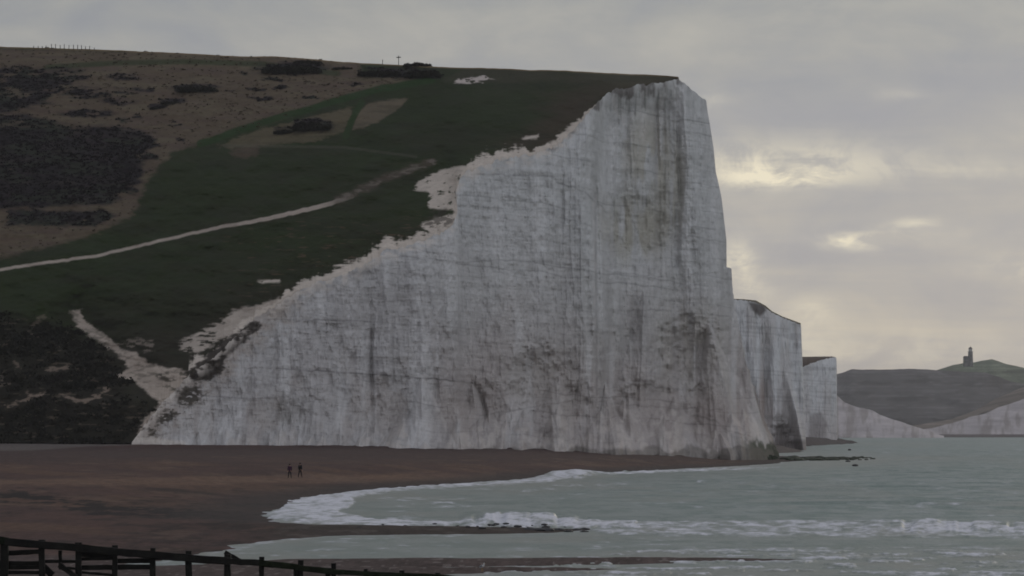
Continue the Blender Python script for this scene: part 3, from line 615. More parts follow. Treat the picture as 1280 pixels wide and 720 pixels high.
def beach_at(px, py):
    d = (gpx - px) ** 2 + ((gpy - py) * 2) ** 2; i = np.unravel_index(np.argmin(d), d.shape)
    return Vector((gX[i], gY[i], gZ[i]))
def beach_z(x, y):
    j = np.argmin(np.abs(gY[:, 0] - y)); i = np.argmin(np.abs(gX[j] - x)); return float(gZ[j, i])

# ------------------------------------------------------------------ sea
m = bpy.data.materials.new('sea_water'); m.use_nodes = True; t_ = m.node_tree
b = t_.nodes['Principled BSDF']; b.inputs['Roughness'].default_value = .28; b.inputs['IOR'].default_value = 1.33
g = node(t_, 'ShaderNodeNewGeometry')
def tnoise(t_, sc, det, rough, stretch, dist=0):
    mp = node(t_, 'ShaderNodeMapping'); mp.inputs[3].default_value = stretch; t_.links.new(g.outputs['Position'], mp.inputs[0])
    n = node(t_, 'ShaderNodeTexNoise', i_Scale=sc, i_Detail=det, i_Roughness=rough, i_Distortion=dist); t_.links.new(mp.outputs[0], n.inputs['Vector']); return n.outputs[0]
at_ = node(t_, 'ShaderNodeAttribute', attribute_name='foam')
a2_ = node(t_, 'ShaderNodeAttribute', attribute_name='murk')
nf = tnoise(t_, .5, 10, .75, (1, .35, 1), .6)
fo = mth(t_, 'ADD', at_.outputs['Fac'], mth(t_, 'MULTIPLY', mth(t_, 'SUBTRACT', nf, .5), 2.4))
fo = ramp(t_, fo, [(.40, 0.0), (.92, 1.0)])
fo = mth(t_, 'MULTIPLY', fo, mth(t_, 'MULTIPLY', at_.outputs['Fac'], 4, clamp=True))
wn = tnoise(t_, .012, 5, .6, (1, .3, 1))
wc = ramp(t_, wn, [(.35, (.075, .130, .115)), (.65, (.125, .178, .157))])
chop = tnoise(t_, .35, 6, .7, (.6, .22, 1), .4)
wc = mixc(t_, ramp(t_, chop, [(.42, .0), (.58, .75)]), wc, (.235, .265, .255))
wc = mixc(t_, a2_.outputs['Fac'], wc, (.20, .205, .175))
t_.links.new(mixc(t_, fo, wc, (.60, .60, .65)), b.inputs['Base Color'])
t_.links.new(mth(t_, 'MULTIPLY_ADD', fo, .5, .42), b.inputs['Roughness'])
nb1 = tnoise(t_, .9, 8, .65, (1, .6, 1), .3)
bp = node(t_, 'ShaderNodeBump', i_Strength=.6, i_Distance=.4); t_.links.new(nb1, bp.inputs['Height']); t_.links.new(bp.outputs[0], b.inputs['Normal'])
M_sea = m
rows = np.concatenate([np.linspace(60, 170, 20, endpoint=False), np.exp(np.linspace(math.log(170), math.log(1300), 640, endpoint=False)), np.exp(np.linspace(math.log(1300), math.log(13000), 160))])
colsA = np.concatenate([np.linspace(-1.6, -.09, 40, endpoint=False), np.linspace(-.09, .15, 820), np.linspace(.15, 1.6, 60)[1:]])
sY = np.broadcast_to(rows[:, None], (len(rows), len(colsA))).copy(); sX = colsA[None, :] * (sY + 20)
spx, spy = PIX(sX, sY, 0)
ssd = -sdf(sX, sY, land)                                          # metres from the land
qn = lambda a, b, s, o=4: fbm(spx / a, spy / b, s, o, .6)
foam = np.zeros_like(sX)
jx = spx + (qn(26, 5, 170) - .5) * 30; jy = spy + (qn(26, 5, 171) - .5) * 6
foam = np.maximum(foam, .80 * pm(jx, jy, [(322, 646), (345, 636), (358, 627), (385, 620), (430, 613), (470, 607), (560, 602), (640, 599), (690, 593), (745, 592), (745, 596), (690, 603), (620, 607), (530, 611), (470, 618), (440, 626), (445, 636), (420, 641), (470, 648), (560, 651), (640, 652), (760, 656), (740, 661), (640, 660), (500, 660), (380, 656)], 3))
foam = np.maximum(foam, 1.0 * pm(jx, spy + (qn(14, 3, 172) - .5) * 5, [(598, 656), (604, 648), (620, 641), (650, 643), (700, 650), (800, 654), (800, 662), (640, 661)], 1.5))
foam = np.maximum(foam, .72 * pm(jx, jy, [(640, 652), (800, 652), (1000, 654), (1160, 653), (1400, 655), (1400, 675), (1160, 673), (900, 671), (760, 669), (740, 663)], 3))
foam = np.maximum(foam, .95 * pm(jx, spy + (qn(20, 3, 173) - .5) * 6, [(1139, 660), (1155, 656), (1165, 652), (1185, 656), (1240, 659), (1400, 662), (1400, 672), (1240, 668), (1140, 668)], 2))
foam = np.maximum(foam, .9 * sm(3.0, .5, np.abs(spy - (592.5 - (spx - 740) * .035) + (qn(20, 3, 174) - .5) * 4)) * (spx > 735) * (1 - sm(900, 1000, spx) * .6) * (spx < 1040))
foam = np.maximum(foam, .9 * ell(jx, spy + (qn(8, 2, 175) - .5) * 3, 715, 594, 36, 4.5, .4))
foam = np.maximum(foam, .75 * sm(.50, .64, qn(60, 2.2, 176)) * sm(668, 690, spy) * sm(520, 760, spx + (spy - 690) * 4))
foam = np.maximum(foam, .5 * sm(.52, .66, qn(50, 1.8, 177)) * sm(590, 600, spy) * .9)
foam = np.maximum(foam, .40 * sm(.50, .62, qn(40, 1.4, 178)) * sm(960, 1010, spx) * (1 - sm(582, 592, spy)) * sm(548, 556, spy))
foam = np.maximum(foam, .55 * sm(5, 1, ssd + (qn(20, 3, 179) - .5) * 4) * sm(250, 300, sY))
foam = np.maximum(foam, .45 * sm(3, .5, ssd) * (sY < 300))
foam = np.maximum(foam, .8 * ell(jx, spy + (qn(8, 2, 190) - .5) * 3, 715, 593, 30, 4, .5))
murk = np.clip(sm(60, 0, ssd) * .55 + .35 * sm(.5, .7, qn(160, 10, 180)), 0, 1)
z_ = (fbm(sX / 16 + .2 * fbm(sX / 40, sY / 40, 181), sY / 7, 182, 5, .6) - .5) * .75 * sm(150, 420, sY) * sm(1, 26, ssd)
crest = foam * (.20 + .35 * (fbm(spx / 8, spy / 2, 183, 3) )) * sm(.45, .9, foam)
big = .8 * ell(spx, spy, 648, 652, 70, 6, .95) * sm(.2, .6, fbm(spx / 14, spx * 0, 188, 3)) + .55 * ell(spx, spy, 1175, 661, 90, 5, .95) * sm(.3, .6, fbm(spx / 18, spx * 0, 189, 3)) + 1.3 * ell(spx, spy, 716, 594, 34, 3.0, .9) + .35 * sm(6, 0, np.abs(spy - 656 - 3 * (fbm(spx / 70, spx * 0, 185, 3) - .5))) * sm(700, 800, spx)
sZ = np.where(sY < 2500, z_ + crest * 0.45 + big * .45 * (.7 + .6 * fbm(spx / 30, spx * 0, 184, 2)), 0)
bay_ = sm(640, 560, spx) * sm(600, 606, spy)
foam = foam * (.20 + .18 * bay_ + 1.30 * fbm(spx / 14, spy / 1.8, 187, 5, .65))
sea = setkind(grid_mesh('sea', sX, sY, sZ, M_sea, {'foam': foam, 'murk': murk}))
xx, yb = np.meshgrid(np.linspace(-13000, 13000, 30), np.linspace(-6000, 60, 12)); 
setkind(grid_mesh('sea', xx, yb, xx * 0 - .05, M_sea, {'foam': xx * 0, 'murk': xx * 0 + .2}))
# valley floor to the left, far out of the picture
gx_, gy_ = np.meshgrid(np.linspace(-5000, -240, 20), np.linspace(-2000, 9000, 20))
setkind(grid_mesh('ground', gx_, gy_, gx_ * 0 + 4.0, M_far, {'paint': np.ones(gx_.shape + (3,)) * np.array([.06, .065, .035])}))

# ------------------------------------------------------------------ the next headlands
def strip(name, top, foot, Y0, rows_, cols_, relief_, colf, zfoot=-1, extra=None, batter=12):
    """cliff strip: top = [(px, py, Y)], foot = [(px, Y)]"""
    k = np.linspace(0, 1, cols_); kt = np.linspace(0, 1, len(top)); kf = np.linspace(0, 1, len(foot))
    tp = np.array(top, float); fp = np.array(foot, float)
    tx, ty, tY = [np.interp(k, kt, tp[:, j]) for j in range(3)]; fx, fY = [np.interp(k, kf, fp[:, j]) for j in range(2)]
    ty = ty + (fbm(k * 60, k * 0, Y0 % 97, 4, .6) - .5) * 2.4
    TX, TZ = (tx - 640) * tY / F, EYE + (HOR - ty) * tY / F
    vv = np.linspace(0, 1, rows_)[:, None]
    FX = (fx - 640) * fY / F
    X = FX + (TX - FX) * vv; Z = zfoot + (TZ - zfoot) * vv; Y = fY + (tY - fY) * vv ** .8
    px, py = PIX(X, Y, Z)
    rl = (fbm(px / 16, Z / 60, Y0 % 31, 4) - .5) * relief_ * .8 + (ridged(px / 5, Z / 20, Y0 % 37, 4) - .6) * relief_ * .22 + (fbm(px / 2, Z / 2, Y0 % 41, 3) - .5) * relief_ * .12
    if extra is not None: rl = rl + extra(px, py, Z)
    Y = Y - rl * sm(1.02, .9, vv)
    c = colf(px, py, X, Z, TZ[None] - Z)
    return setkind(grid_mesh(name, X, Y, Z, M_chalk, {'paint': np.clip(c, .004, .8)})), (X[-1], Y[-1], Z[-1], px[-1], py[-1])
def ccol(px, py, X, Z, dt):
    c = np.ones(px.shape + (3,)) * np.array([.56, .555, .56])
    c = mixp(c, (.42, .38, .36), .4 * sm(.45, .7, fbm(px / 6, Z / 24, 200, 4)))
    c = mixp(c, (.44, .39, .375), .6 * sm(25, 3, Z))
    c *= (.85 + .3 * fbm(px / 1.6, Z / 2, 201, 3))[..., None]
    zl = Z + X * .05
    c *= (1 - .16 * sm(.62, .7, vn(px / 30, zl / .7, 202)))[..., None]
    return c
def cave(px, py, Z):
    e = np.sqrt(((px - 977 + (py - 545) * -.12) / 11) ** 2 + (np.minimum(py - 545, 0) / 20) ** 2) + (fbm(px / 5, py / 5, 9, 3) - .5) * .5
    out = -5 * sm(1.5, .2, e) * sm(.5, 2, Z + 3)
    out = out + 14 * np.exp(-((px - (990 + (py - 500) * .18)) / 4.5) ** 2) * sm(440, 550, py)
    out = out - 5 * np.exp(-((px - 958) / 5) ** 2) * sm(400, 450, py)
    out = out + 7 * np.exp(-((px - (940 + (py - 420) * .1)) / 6) ** 2) * sm(400, 500, py)
    return out
def ccol2(px, py, X, Z, dt):
    c = ccol(px, py, X, Z, dt)
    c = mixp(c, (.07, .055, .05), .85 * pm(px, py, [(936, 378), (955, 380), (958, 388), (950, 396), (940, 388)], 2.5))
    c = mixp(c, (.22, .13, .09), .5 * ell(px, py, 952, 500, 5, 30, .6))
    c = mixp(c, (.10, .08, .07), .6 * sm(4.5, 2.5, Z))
    c = mixp(c, (.17, .145, .14), .6 * sm(1.3, .5, np.sqrt(((px - 977) / 11) ** 2 + (np.minimum(py - 545, 0) / 20) ** 2) + (fbm(px / 5, py / 5, 9, 3) - .5) * .6))  # darkness of the cave mouth painted into the chalk
    return c
top2 = [(880, 385, 1370), (905, 380, 1380), (919, 374.5, 1385), (930, 375.5, 1387), (945, 378, 1390), (957, 385, 1393), (965, 391, 1395), (978, 397, 1398), (991, 402, 1402), (1001, 406.5, 1405), (1001.5, 409, 1460), (985, 440, 1620), (975, 440, 1800)]
foot2 = [(890, 1355), (915, 1360), (930, 1362), (942, 1364), (955, 1366), (965, 1368), (976, 1370), (985, 1374), (995, 1378), (1007, 1385), (1008, 1460), (1000, 1620), (985, 1800)]
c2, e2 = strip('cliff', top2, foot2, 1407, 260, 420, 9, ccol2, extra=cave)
top3 = [(960, 460, 1960), (1003, 459, 1985), (1012, 455, 1990), (1025, 450.5, 1998), (1038, 447.5, 2003), (1045, 446.5, 2006), (1045.5, 448, 2080), (1030, 455, 2300)]
foot3 = [(965, 1940), (1000, 1960), (1014, 1963), (1026, 1968), (1038, 1975), (1046.5, 1985), (1047, 2080), (1035, 2300)]
def ccol3(px, py, X, Z, dt):
    c = ccol(px, py, X, Z, dt); return mixp(c, (.17, .15, .145), .6 * pm(px, py, [(1012, 520), (1026, 515), (1034, 530), (1030, 552), (1010, 552)], 3))
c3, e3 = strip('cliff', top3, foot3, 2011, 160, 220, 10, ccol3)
def turf_top(edge, skyf, depth, colr, name='hill', n=30, sel=None):
    X0, Y0, Z0, px, py = [a[sel] if sel is not None else a for a in edge]
    k = np.linspace(0, 1, n)[:, None]
    tY = Y0 + depth; ty = skyf(px)
    Yk = Y0 + (tY - Y0) * k; pyk = py + (ty - py) * k; pxk = np.broadcast_to(px, pyk.shape)
    X = (pxk - 640) * Yk / F; Z = EYE + (HOR - pyk) * Yk / F
    # carry on behind the skyline, level
    bk = np.linspace(0, 1, 12)[1:, None]; X2 = X[-1] - 250 * bk; Y2 = Yk[-1] + 200 * bk; Z2 = Z[-1] - 6 * bk
    X = np.vstack([X, X2]); Y = np.vstack([Yk, Y2]); Z = np.vstack([Z, Z2])
    c = np.ones(X.shape + (3,)) * np.array(colr) * (.7 + .6 * fbm(X / 6, Y / 10, 210, 4))[..., None]
    return setkind(grid_mesh(name, X, Y, Z, M_hill, {'paint': c}))
s2_ = slice(0, 420 * 9 // 12)
turf_top(e2, lambda p: np.interp(p, [880, 919, 930, 945, 957, 965, 978, 1001], [383, 373.5, 374, 375.5, 382, 389, 395.5, 404]), 60, (.07, .062, .042), sel=s2_)
turf_top(e3, lambda p: np.interp(p, [960, 1003, 1040, 1046], [446, 446, 445.5, 447]), 90, (.065, .045, .036), sel=slice(0, 220 * 5 // 7))

# dark sandy foreshore under the far headlands
def shoal(pts, h, colr, seed):
    """low bank of sand; pts = outline in (px, Y)"""
    P = [((x - 640) * y / F, y) for x, y in pts]
    xs = [p[0] for p in P]; ys = [p[1] for p in P]
    X, Y = np.meshgrid(np.linspace(min(xs) - 2, max(xs) + 2, 160), np.linspace(min(ys) - 4, max(ys) + 4, 120))
    d = sdf(X, Y, P) + (fbm(X / 5, Y / 22, seed, 4) - .5) * 7
    Z = np.where(d > 0, h * (1 - np.exp(-np.maximum(d, 0) / 12)), d * .08) + (fbm(X / 2, Y / 5, seed + 2, 3) - .5) * .3 - .05
    c = np.ones(X.shape + (3,)) * np.array(colr) * (.7 + .6 * fbm(X / 1.5, Y / 4, seed + 1, 3))[..., None]
    return setkind(grid_mesh('beach', X, Y, Z, M_beach, {'paint': c}))
shoal([(880, 1250), (960, 1180), (990, 1230), (1003, 1300), (1004, 1500), (880, 1500)], 3.2, (.09, .075, .07), 5)
shoal([(930, 1700), (1000, 1690), (1030, 1800), (1045, 1900), (1075, 2050), (1050, 2150), (940, 2150)], 4.2, (.060, .050, .052), 8)
shoal([(1000, 3500), (1100, 3450), (1400, 3400), (1400, 3900), (1000, 3900)], 2.2, (.10, .085, .085), 12)

# ------------------------------------------------------------------ far coast
def far_sheet(low, high, Yl, Yh, colr, seed, name='far_hill', cols_=300, rows_=60, chalk=False, back=600):
    lo = np.array(low, float); hi = np.array(high, float)
    x = np.linspace(max(lo[0, 0], hi[0, 0]), min(lo[-1, 0], hi[-1, 0]), cols_)
    ly = np.interp(x, lo[:, 0], lo[:, 1]); hy = np.interp(x, hi[:, 0], hi[:, 1]) + (fbm(x / 12, x * 0, seed, 4) - .5) * 1.8
    k = np.linspace(0, 1, rows_)[:, None]
    PXk = np.broadcast_to(x, (rows_, cols_)); PYk = ly + (hy - ly) * k
    Yk = Yl + (Yh - Yl) * k ** (1.3) + (fbm(PXk / 30, PYk / 14, seed + 3, 4) - .5) * (Yh - Yl) * .07 * (4 * k * (1 - k)) 
    X = (PXk - 640) * Yk / F; Z = EYE + (HOR - PYk) * Yk / F
    c = np.ones(X.shape + (3,)) * np.array(colr)
    c *= (.72 + .56 * fbm(PXk / 24, PYk / 4, seed + 5, 4))[..., None]
    if not chalk:
        c *= (1 - .35 * sm(.54, .62, fbm(PXk / 34, PYk / 7, seed + 6, 4)))[..., None]; c *= (1 + .45 * sm(.6, .66, fbm(PXk / 60, PYk / 1.6, seed + 7, 3)))[..., None]
    if chalk: c = mixp(c, (.22, .19, .17), .6 * sm(.45, .7, fbm(PXk / 6, PYk / 20, seed + 8, 4)))
    if back:
        bk = np.linspace(0, 1, 8)[1:, None]
        X = np.vstack([X, X[-1] + 0 * bk]); Yb_ = Yk[-1] + back * bk; Zb_ = Z[-1] - 12 * bk; Z = np.vstack([Z, Zb_]); c = np.vstack([c, np.repeat(c[-1:], 7, 0)]); Yk = np.vstack([Yk, Yb_])
    return setkind(grid_mesh(name, X, Yk, Z, M_chalk if chalk else M_far, {'paint': c}))
far_sheet([(960, 547), (1180, 547.5)], [(960, 455), (1003, 473), (1046, 494), (1056, 503), (1070, 508), (1090, 512.5), (1100, 519), (1125, 527), (1150, 535), (1168, 541), (1180, 545)], 3250, 3300, (.43, .39, .39), 301, 'cliff', chalk=True)
far_sheet([(1125, 546.5), (1500, 546.5)], [(1125, 544), (1140, 539), (1165, 535), (1190, 529), (1215, 521), (1232, 517), (1245, 511), (1280, 499), (1340, 478), (1500, 430)], 3780, 3830, (.43, .39, .39), 302, 'cliff', chalk=True)
far_sheet([(1100, 545), (1150, 539), (1190, 529), (1215, 521), (1245, 511), (1280, 499), (1340, 478), (1500, 430)], [(1100, 543), (1130, 534), (1200, 522), (1240, 508), (1280, 491), (1340, 470), (1500, 424)], 3840, 3990, (.14, .115, .10), 303, 'far_hill')
far_sheet([(920, 545), (1600, 545)], [(920, 480), (1003, 474), (1046, 467.5), (1056, 464.5), (1064, 462), (1100, 462), (1140, 461), (1150, 461.5), (1172, 463), (1200, 464), (1230, 466), (1250, 471), (1262, 476), (1290, 483), (1600, 500)], 4000, 4450, (.092, .086, .086), 304)
far_sheet([(1150, 520), (1700, 520)], [(1150, 464), (1168, 463.5), (1180, 460), (1192, 456), (1205, 453.5), (1218, 453), (1230, 450), (1240, 449), (1250, 452), (1262, 456), (1280, 459.5), (1400, 470), (1700, 470)], 4700, 5000, (.115, .130, .092), 305)

# ------------------------------------------------------------------ things: helpers
def tag(o, label=None, cat=None, group=None, kind=None):
    if label: o['label'] = label
    if cat: o['category'] = cat
    if group: o['group'] = group
    if kind: o['kind'] = kind
    return o
def empty(name, loc, rz=0):
    o = bpy.data.objects.new(name, None); C.objects.link(o); o.location = loc; o.rotation_euler = (0, 0, rz); o.empty_display_size = .5; return o
def link_bm(name, bm, mat, parent=None, loc=(0, 0, 0), smooth=False):
    me = bpy.data.meshes.new(name); bm.normal_update(); bm.to_mesh(me); bm.free(); me.materials.append(mat)
    if smooth:
        me.polygons.foreach_set('use_smooth', np.ones(len(me.polygons), bool))
    o = bpy.data.objects.new(name, me); C.objects.link(o); o.location = loc
    if parent: o.parent = parent
    return o
def beam(bm, a, b, w, h, jit=.012, n=5, rnd=random):
    """weathered timber from a to b: cross-section w by h, slightly uneven along its length"""
    a, b = Vector(a), Vector(b); d = (b - a).normalized()
    side = d.cross(Vector((0, 0, 1))); side = side.normalized() if side.length > .1 else Vector((1, 0, 0))
    up = side.cross(d).normalized(); rings = []
    for i in range(n + 1):
        c = a.lerp(b, i / n); r = []
        for sx, sz in ((-1, -.8), (-.8, -1), (.8, -1), (1, -.8), (1, .8), (.8, 1), (-.8, 1), (-1, .8)):
            r.append(bm.verts.new(c + side * (sx * w / 2 + rnd.uniform(-jit, jit)) + up * (sz * h / 2 + rnd.uniform(-jit, jit))))
        rings.append(r)
    for i in range(n):
        for j in range(8):
            k = (j + 1) % 8; bm.faces.new((rings[i][j], rings[i][k], rings[i + 1][k], rings[i + 1][j]))
    bm.faces.new(rings[0][::-1]); bm.faces.new(rings[-1])
    bmesh.ops.recalc_face_normals(bm, faces=bm.faces)
def box(bm, x0, x1, y0, y1, z0, z1, bev=0.0):
    vs_ = [bm.verts.new((x, y, z)) for z in (z0, z1) for y in (y0, y1) for x in (x0, x1)]
    for f in ((0, 2, 3, 1), (4, 5, 7, 6), (0, 1, 5, 4), (2, 6, 7, 3), (0, 4, 6, 2), (1, 3, 7, 5)): bm.faces.new([vs_[i] for i in f])
def lathe(bm, prof, n=24, c=(0, 0)):
    rings = [[bm.verts.new((c[0] + r * math.cos(2 * math.pi * i / n), c[1] + r * math.sin(2 * math.pi * i / n), z)) for i in range(n)] for r, z in prof]
    for a, b_ in zip(rings, rings[1:]):
        for i in range(n): bm.faces.new((a[i], a[(i + 1) % n], b_[(i + 1) % n], b_[i]))
    bm.faces.new(rings[0][::-1]); bm.faces.new(rings[-1])

# ------------------------------------------------------------------ scrub on the down (nobody could count it)
def clumps(points, sizes, nleaf, leaf, flat=.5, seed=1):
    r = np.random.RandomState(seed); n = len(points); tot_ = n * nleaf
    p = np.repeat(points, nleaf, 0); s = np.repeat(sizes, nleaf)[:, None]
    d = r.normal(size=(tot_, 3)); d /= np.linalg.norm(d, axis=1)[:, None]; d *= r.rand(tot_, 1) ** .4; d[:, 2] = np.abs(d[:, 2]) * flat * 1.0
    c = p + d * s
    a = r.normal(size=(tot_, 3)); a /= np.linalg.norm(a, axis=1)[:, None]; b_ = np.cross(a, r.normal(size=(tot_, 3))); b_ /= np.linalg.norm(b_, axis=1)[:, None] + 1e-9
    l = leaf * s * (.6 + .8 * r.rand(tot_, 1))
    Vv = np.stack([c + a * l, c - a * l * .5 + b_ * l * .8, c - a * l * .5 - b_ * l * .8], 1).reshape(-1, 3)
    return Vv, np.arange(tot_ * 3).reshape(-1, 3)
M_scrub = plain('heath_scrub', (.0095, .0075, .0085), .95, .3, .12, .2, .05, c2=(.014, .011, .012))
M_gorse = plain('gorse_leaves', (.012, .0115, .008), .95, .5, .3, .2, .05)
M_tuss = plain('dry_grass', (.075, .058, .038), .95, .4, .12, .2, .05)
r = np.random.RandomState(3)
def scatter(mask, n, pw=1):
    w_ = (mask ** pw).ravel().copy(); vis = ((hpx > -160) & (hpx < 900)).ravel(); w_ = w_ * vis
    area = np.abs(np.gradient(hX, axis=1) * np.gradient(hY, axis=0)).ravel(); w_ = w_ * area
    w_ /= w_.sum(); i = r.choice(len(w_), n, p=w_)
    return np.stack([hX.ravel()[i], hY.ravel()[i], hZ.ravel()[i]], -1) + np.concatenate([r.normal(0, .3, (n, 1)), r.normal(0, .3, (n, 1)), np.full((n, 1), -.1)], 1)
pts = scatter(hm * (heath > .5), 8000); V1, T1 = clumps(pts, .3 + .6 * r.rand(len(pts)), 12, .34, .6, 5)
tag(tri_mesh('heath_scrub', V1, T1, M_scrub), 'dark heath scrub in patches over the upper left slope', 'scrub', kind='stuff')
pts = scatter(foot * (1 - scar) * (1 - sm(9, 5, trail)), 2200); V1, T1 = clumps(pts, .5 + 1.2 * r.rand(len(pts)), 12, .30, .6, 6)
tag(tri_mesh('bank_scrub', V1, T1, M_gorse), 'low dark scrub covering the bank above the beach path', 'scrub', kind='stuff')
pts = scatter(np.clip(field - hm, 0, 1), 1800); V1, T1 = clumps(pts, .25 + .4 * r.rand(len(pts)), 9, .4, .5, 7)
tag(tri_mesh('grass_tussocks', V1, T1, M_tuss), 'brown rough grass over the upper left slope', 'grass', kind='stuff')

# single bushes one can pick out near the skyline
def bush(px, py, w, h, label, seed, n=700):
    base_ = hill_at(px, py + h / 2); W = w / F * base_.y; H = h / F * base_.y
    rr = np.random.RandomState(seed); cc = []; ss = []
    m_ = max(5, int(w / 3))
    for i in range(m_ * 5):
        u_ = rr.uniform(-1, 1); cc.append((u_ * W * .46, rr.uniform(-.3, .3) * W * .6, rr.uniform(0.0, .45) * H * (1 - .55 * u_ * u_))); ss.append(H * rr.uniform(.35, .6))
    Vv, Tt = clumps(np.array(cc), np.array(ss), int(n / 10), .22, .95, seed)
    e = empty('gorse_bush', base_)
    tag(e, label, 'bush', 'dark bushes on the down')
    Vv[:, 2] -= .25
    tri_mesh('crown', Vv, Tt, M_gorse, e)
    for k in range(3):
        bm = bmesh.new(); x_ = rr.uniform(-.3, .3) * W; beam(bm, (x_, 0, -.4), (x_ + rr.uniform(-.3, .3), rr.uniform(-.3, .3), H * .5), .14, .14, .02, 3); link_bm('stem', bm, M_wood, e)
M_wood = plain('weathered_timber', (.010, .009, .009), .8, .5, 3.0, .6, .25)
for i, a in enumerate([(365, 85, 74, 11, 'widest dark bush clump just under the skyline, left of the two posts'), (385, 76, 36, 6, 'small flat bush on the skyline above the widest bush clump'), (428, 84, 26, 5, 'low bush between the widest clump and the long dark thicket'),
                       (475, 90, 54, 9, 'left end of the long dark thicket below the two posts'), (528, 91, 46, 11, 'right end of the long dark thicket, below the skyline hump'), (521, 79.5, 34, 7, 'rounded bush humped on the skyline right of the signpost'),
                       (391, 156, 46, 12, 'larger dark bush alone in the brown grass between green rides'), (355, 163, 24, 7, 'small bush left of the larger one in the brown grass'), (245, 110, 52, 9, 'long low bush alone in the brown grass of the upper slope'),
                       (214, 127, 28, 5, 'low bush below and left of the long low one on the slope'), (197, 133.5, 20, 4.5, 'smallest low bush at the edge of the dark heath')]): bush(*a, 40 + i)

# ------------------------------------------------------------------ skyline posts
def on_sky(px):
    i = np.argmin(np.abs(hpx[-1] - px)); return Vector((hX[-1, i], hY[-1, i] - .5, hZ[-1, i]))
fe = empty('wire_fence', on_sky(80)); tag(fe, 'line of thin fence posts along the skyline at the far left', 'fence')
pp_ = []
for i, px in enumerate([42, 48, 53, 58, 65, 70, 75.5, 81, 86.5, 92, 97, 102, 107, 112, 118]):
    q = on_sky(px) - fe.location; hgt = [.4, .4, .4, .5, 1.0, 1.05, .8, 1.1, .9, 1.0, 1.05, .95, .7, .8, .4][i]; bm = bmesh.new()
    beam(bm, q + Vector((0, 0, -.6)), q + Vector((random.uniform(-.06, .06), 0, hgt)), .15, .15, .01, 3); link_bm('post', bm, M_wood, fe); pp_.append(q + Vector((0, 0, hgt * .8)))
bm = bmesh.new()
for a, b_ in zip(pp_, pp_[1:]): beam(bm, a, b_, .012, .012, .001, 1)
link_bm('wire', bm, M_wood, fe)
q = on_sky(478); bm = bmesh.new(); beam(bm, (0, 0, -.5), (.03, 0, 1.1), .16, .16, .01, 4); o_ = link_bm('marker_post', bm, M_wood, None, q)
tag(o_, 'short plain post on the skyline left of the signpost', 'post')
q = on_sky(498.5); e = empty('signpost', q); tag(e, 'taller signpost with a cross board on the skyline', 'signpost')
bm = bmesh.new(); beam(bm, (0, 0, -.5), (0, 0, 2.3), .15, .15, .01, 4); link_bm('post', bm, M_wood, e)
bm = bmesh.new(); beam(bm, (-.55, -.1, 1.85), (.6, -.1, 1.88), .05, .22, .005, 3); link_bm('finger_board', bm, M_wood, e)

# ------------------------------------------------------------------ groyne in the foreground
GY = 150.0
def G(px, py, dy=0.0): p = at(px, py, GY + dy); return Vector(p)
org = G(250, 700); org.z = .5
ge = empty('timber_groyne', org); tag(ge, 'dark weathered timber groyne with posts and rails crossing the lower left beach', 'groyne')
M_gro = plain('groyne_timber', (.0075, .0068, .0068), .85, .5, 2.0, .7, .2, c2=(.013, .0125, .010))
M_moss = plain('mossy_timber', (.009, .012, .007), .9, .5, 3.0, .7, .1, c2=(.016, .021, .011))
rail_top = [(-330, 652), (-250, 655), (-160, 661), (-80, 667), (-35, 671.5), (8, 677), (53, 681), (98, 684.5), (143, 689.5), (190, 693.5), (237, 698), (285, 701.5), (326, 703.5), (372, 709.5), (415, 714.5), (460, 717.5), (505, 719), (550, 721), (600, 726), (650, 732)]
post_x = [(-240, 650, 9), (-195, 654, 9), (-150, 658, 8), (-105, 661, 9), (-80, 662, 8), (-38, 668, 9), (5, 672, 10), (53, 674.5, 8), (98, 678, 8), (143, 681.5, 6.5), (190, 685, 7), (236.5, 688.5, 8), (284, 693, 8), (327, 696, 6.5), (375, 700, 6.5), (370, 706, 5.5), (417, 704, 6), (411, 710, 6), (458, 711, 5), (503, 713, 6), (547, 716, 6), (592, 721, 6)]
for px, py, w_ in post_x:
    a = G(px, py, .1); z0 = beach_z(a.x, GY) - .8; bm = bmesh.new(); ww = w_ / F * GY
    beam(bm, Vector((a.x + random.uniform(-.04, .04), a.y, z0)) - org, a + Vector((random.uniform(-.03, .03), 0, 0)) - org, ww, ww, .02, 8)
    link_bm('post', bm, M_gro, ge)
for (x0, y0), (x1, y1) in zip(rail_top, rail_top[1:]):
    bm = bmesh.new(); beam(bm, G(x0 - 2, y0, -.12) - org, G(x1 + 2, y1 + random.uniform(-.4, .4), -.10) - org, .12, (9.5 if x0 < 260 else 7.5 if x0 < 400 else 6) / F * GY, .014, 5)
    link_bm('rail', bm, M_moss if x0 > 300 or x0 < 0 else M_gro, ge)
for x0, y0, x1, y1, th in [(8, 691.5, 52, 689.5, 6), (-40, 704, 54, 704, 5.5), (-40, 709.5, 56, 709, 5), (-40, 715, 50, 715.5, 4), (52, 701.8, 100, 702, 3.8), (78, 709.5, 100, 711.5, 3), (100, 693, 143, 694, 6), (100, 698.8, 143, 698, 4), (100, 709.5, 143, 709.2, 6.2),
                           (143, 701, 192, 700.8, 6), (143, 708.8, 192, 708.6, 6.4), (192, 697.5, 236, 697.5, 5), (326, 705, 343, 706.5, 6.5), (52, 707, 66, 719, 9), (98, 715, 143, 719, 3), (-330, 690, -40, 697, 6), (-330, 702, -40, 709, 6)]:
    bm = bmesh.new(); beam(bm, G(x0, y0, .28) - org, G(x1, y1, .28) - org, .1, th / F * GY, .014, 5); link_bm('plank', bm, M_gro, ge)
bm = bmesh.new(); beam(bm, G(75.5, 688, .3) - org, G(75.5, 712, .3) - org, .13, .15, .012, 4); link_bm('short_post', bm, M_gro, ge)
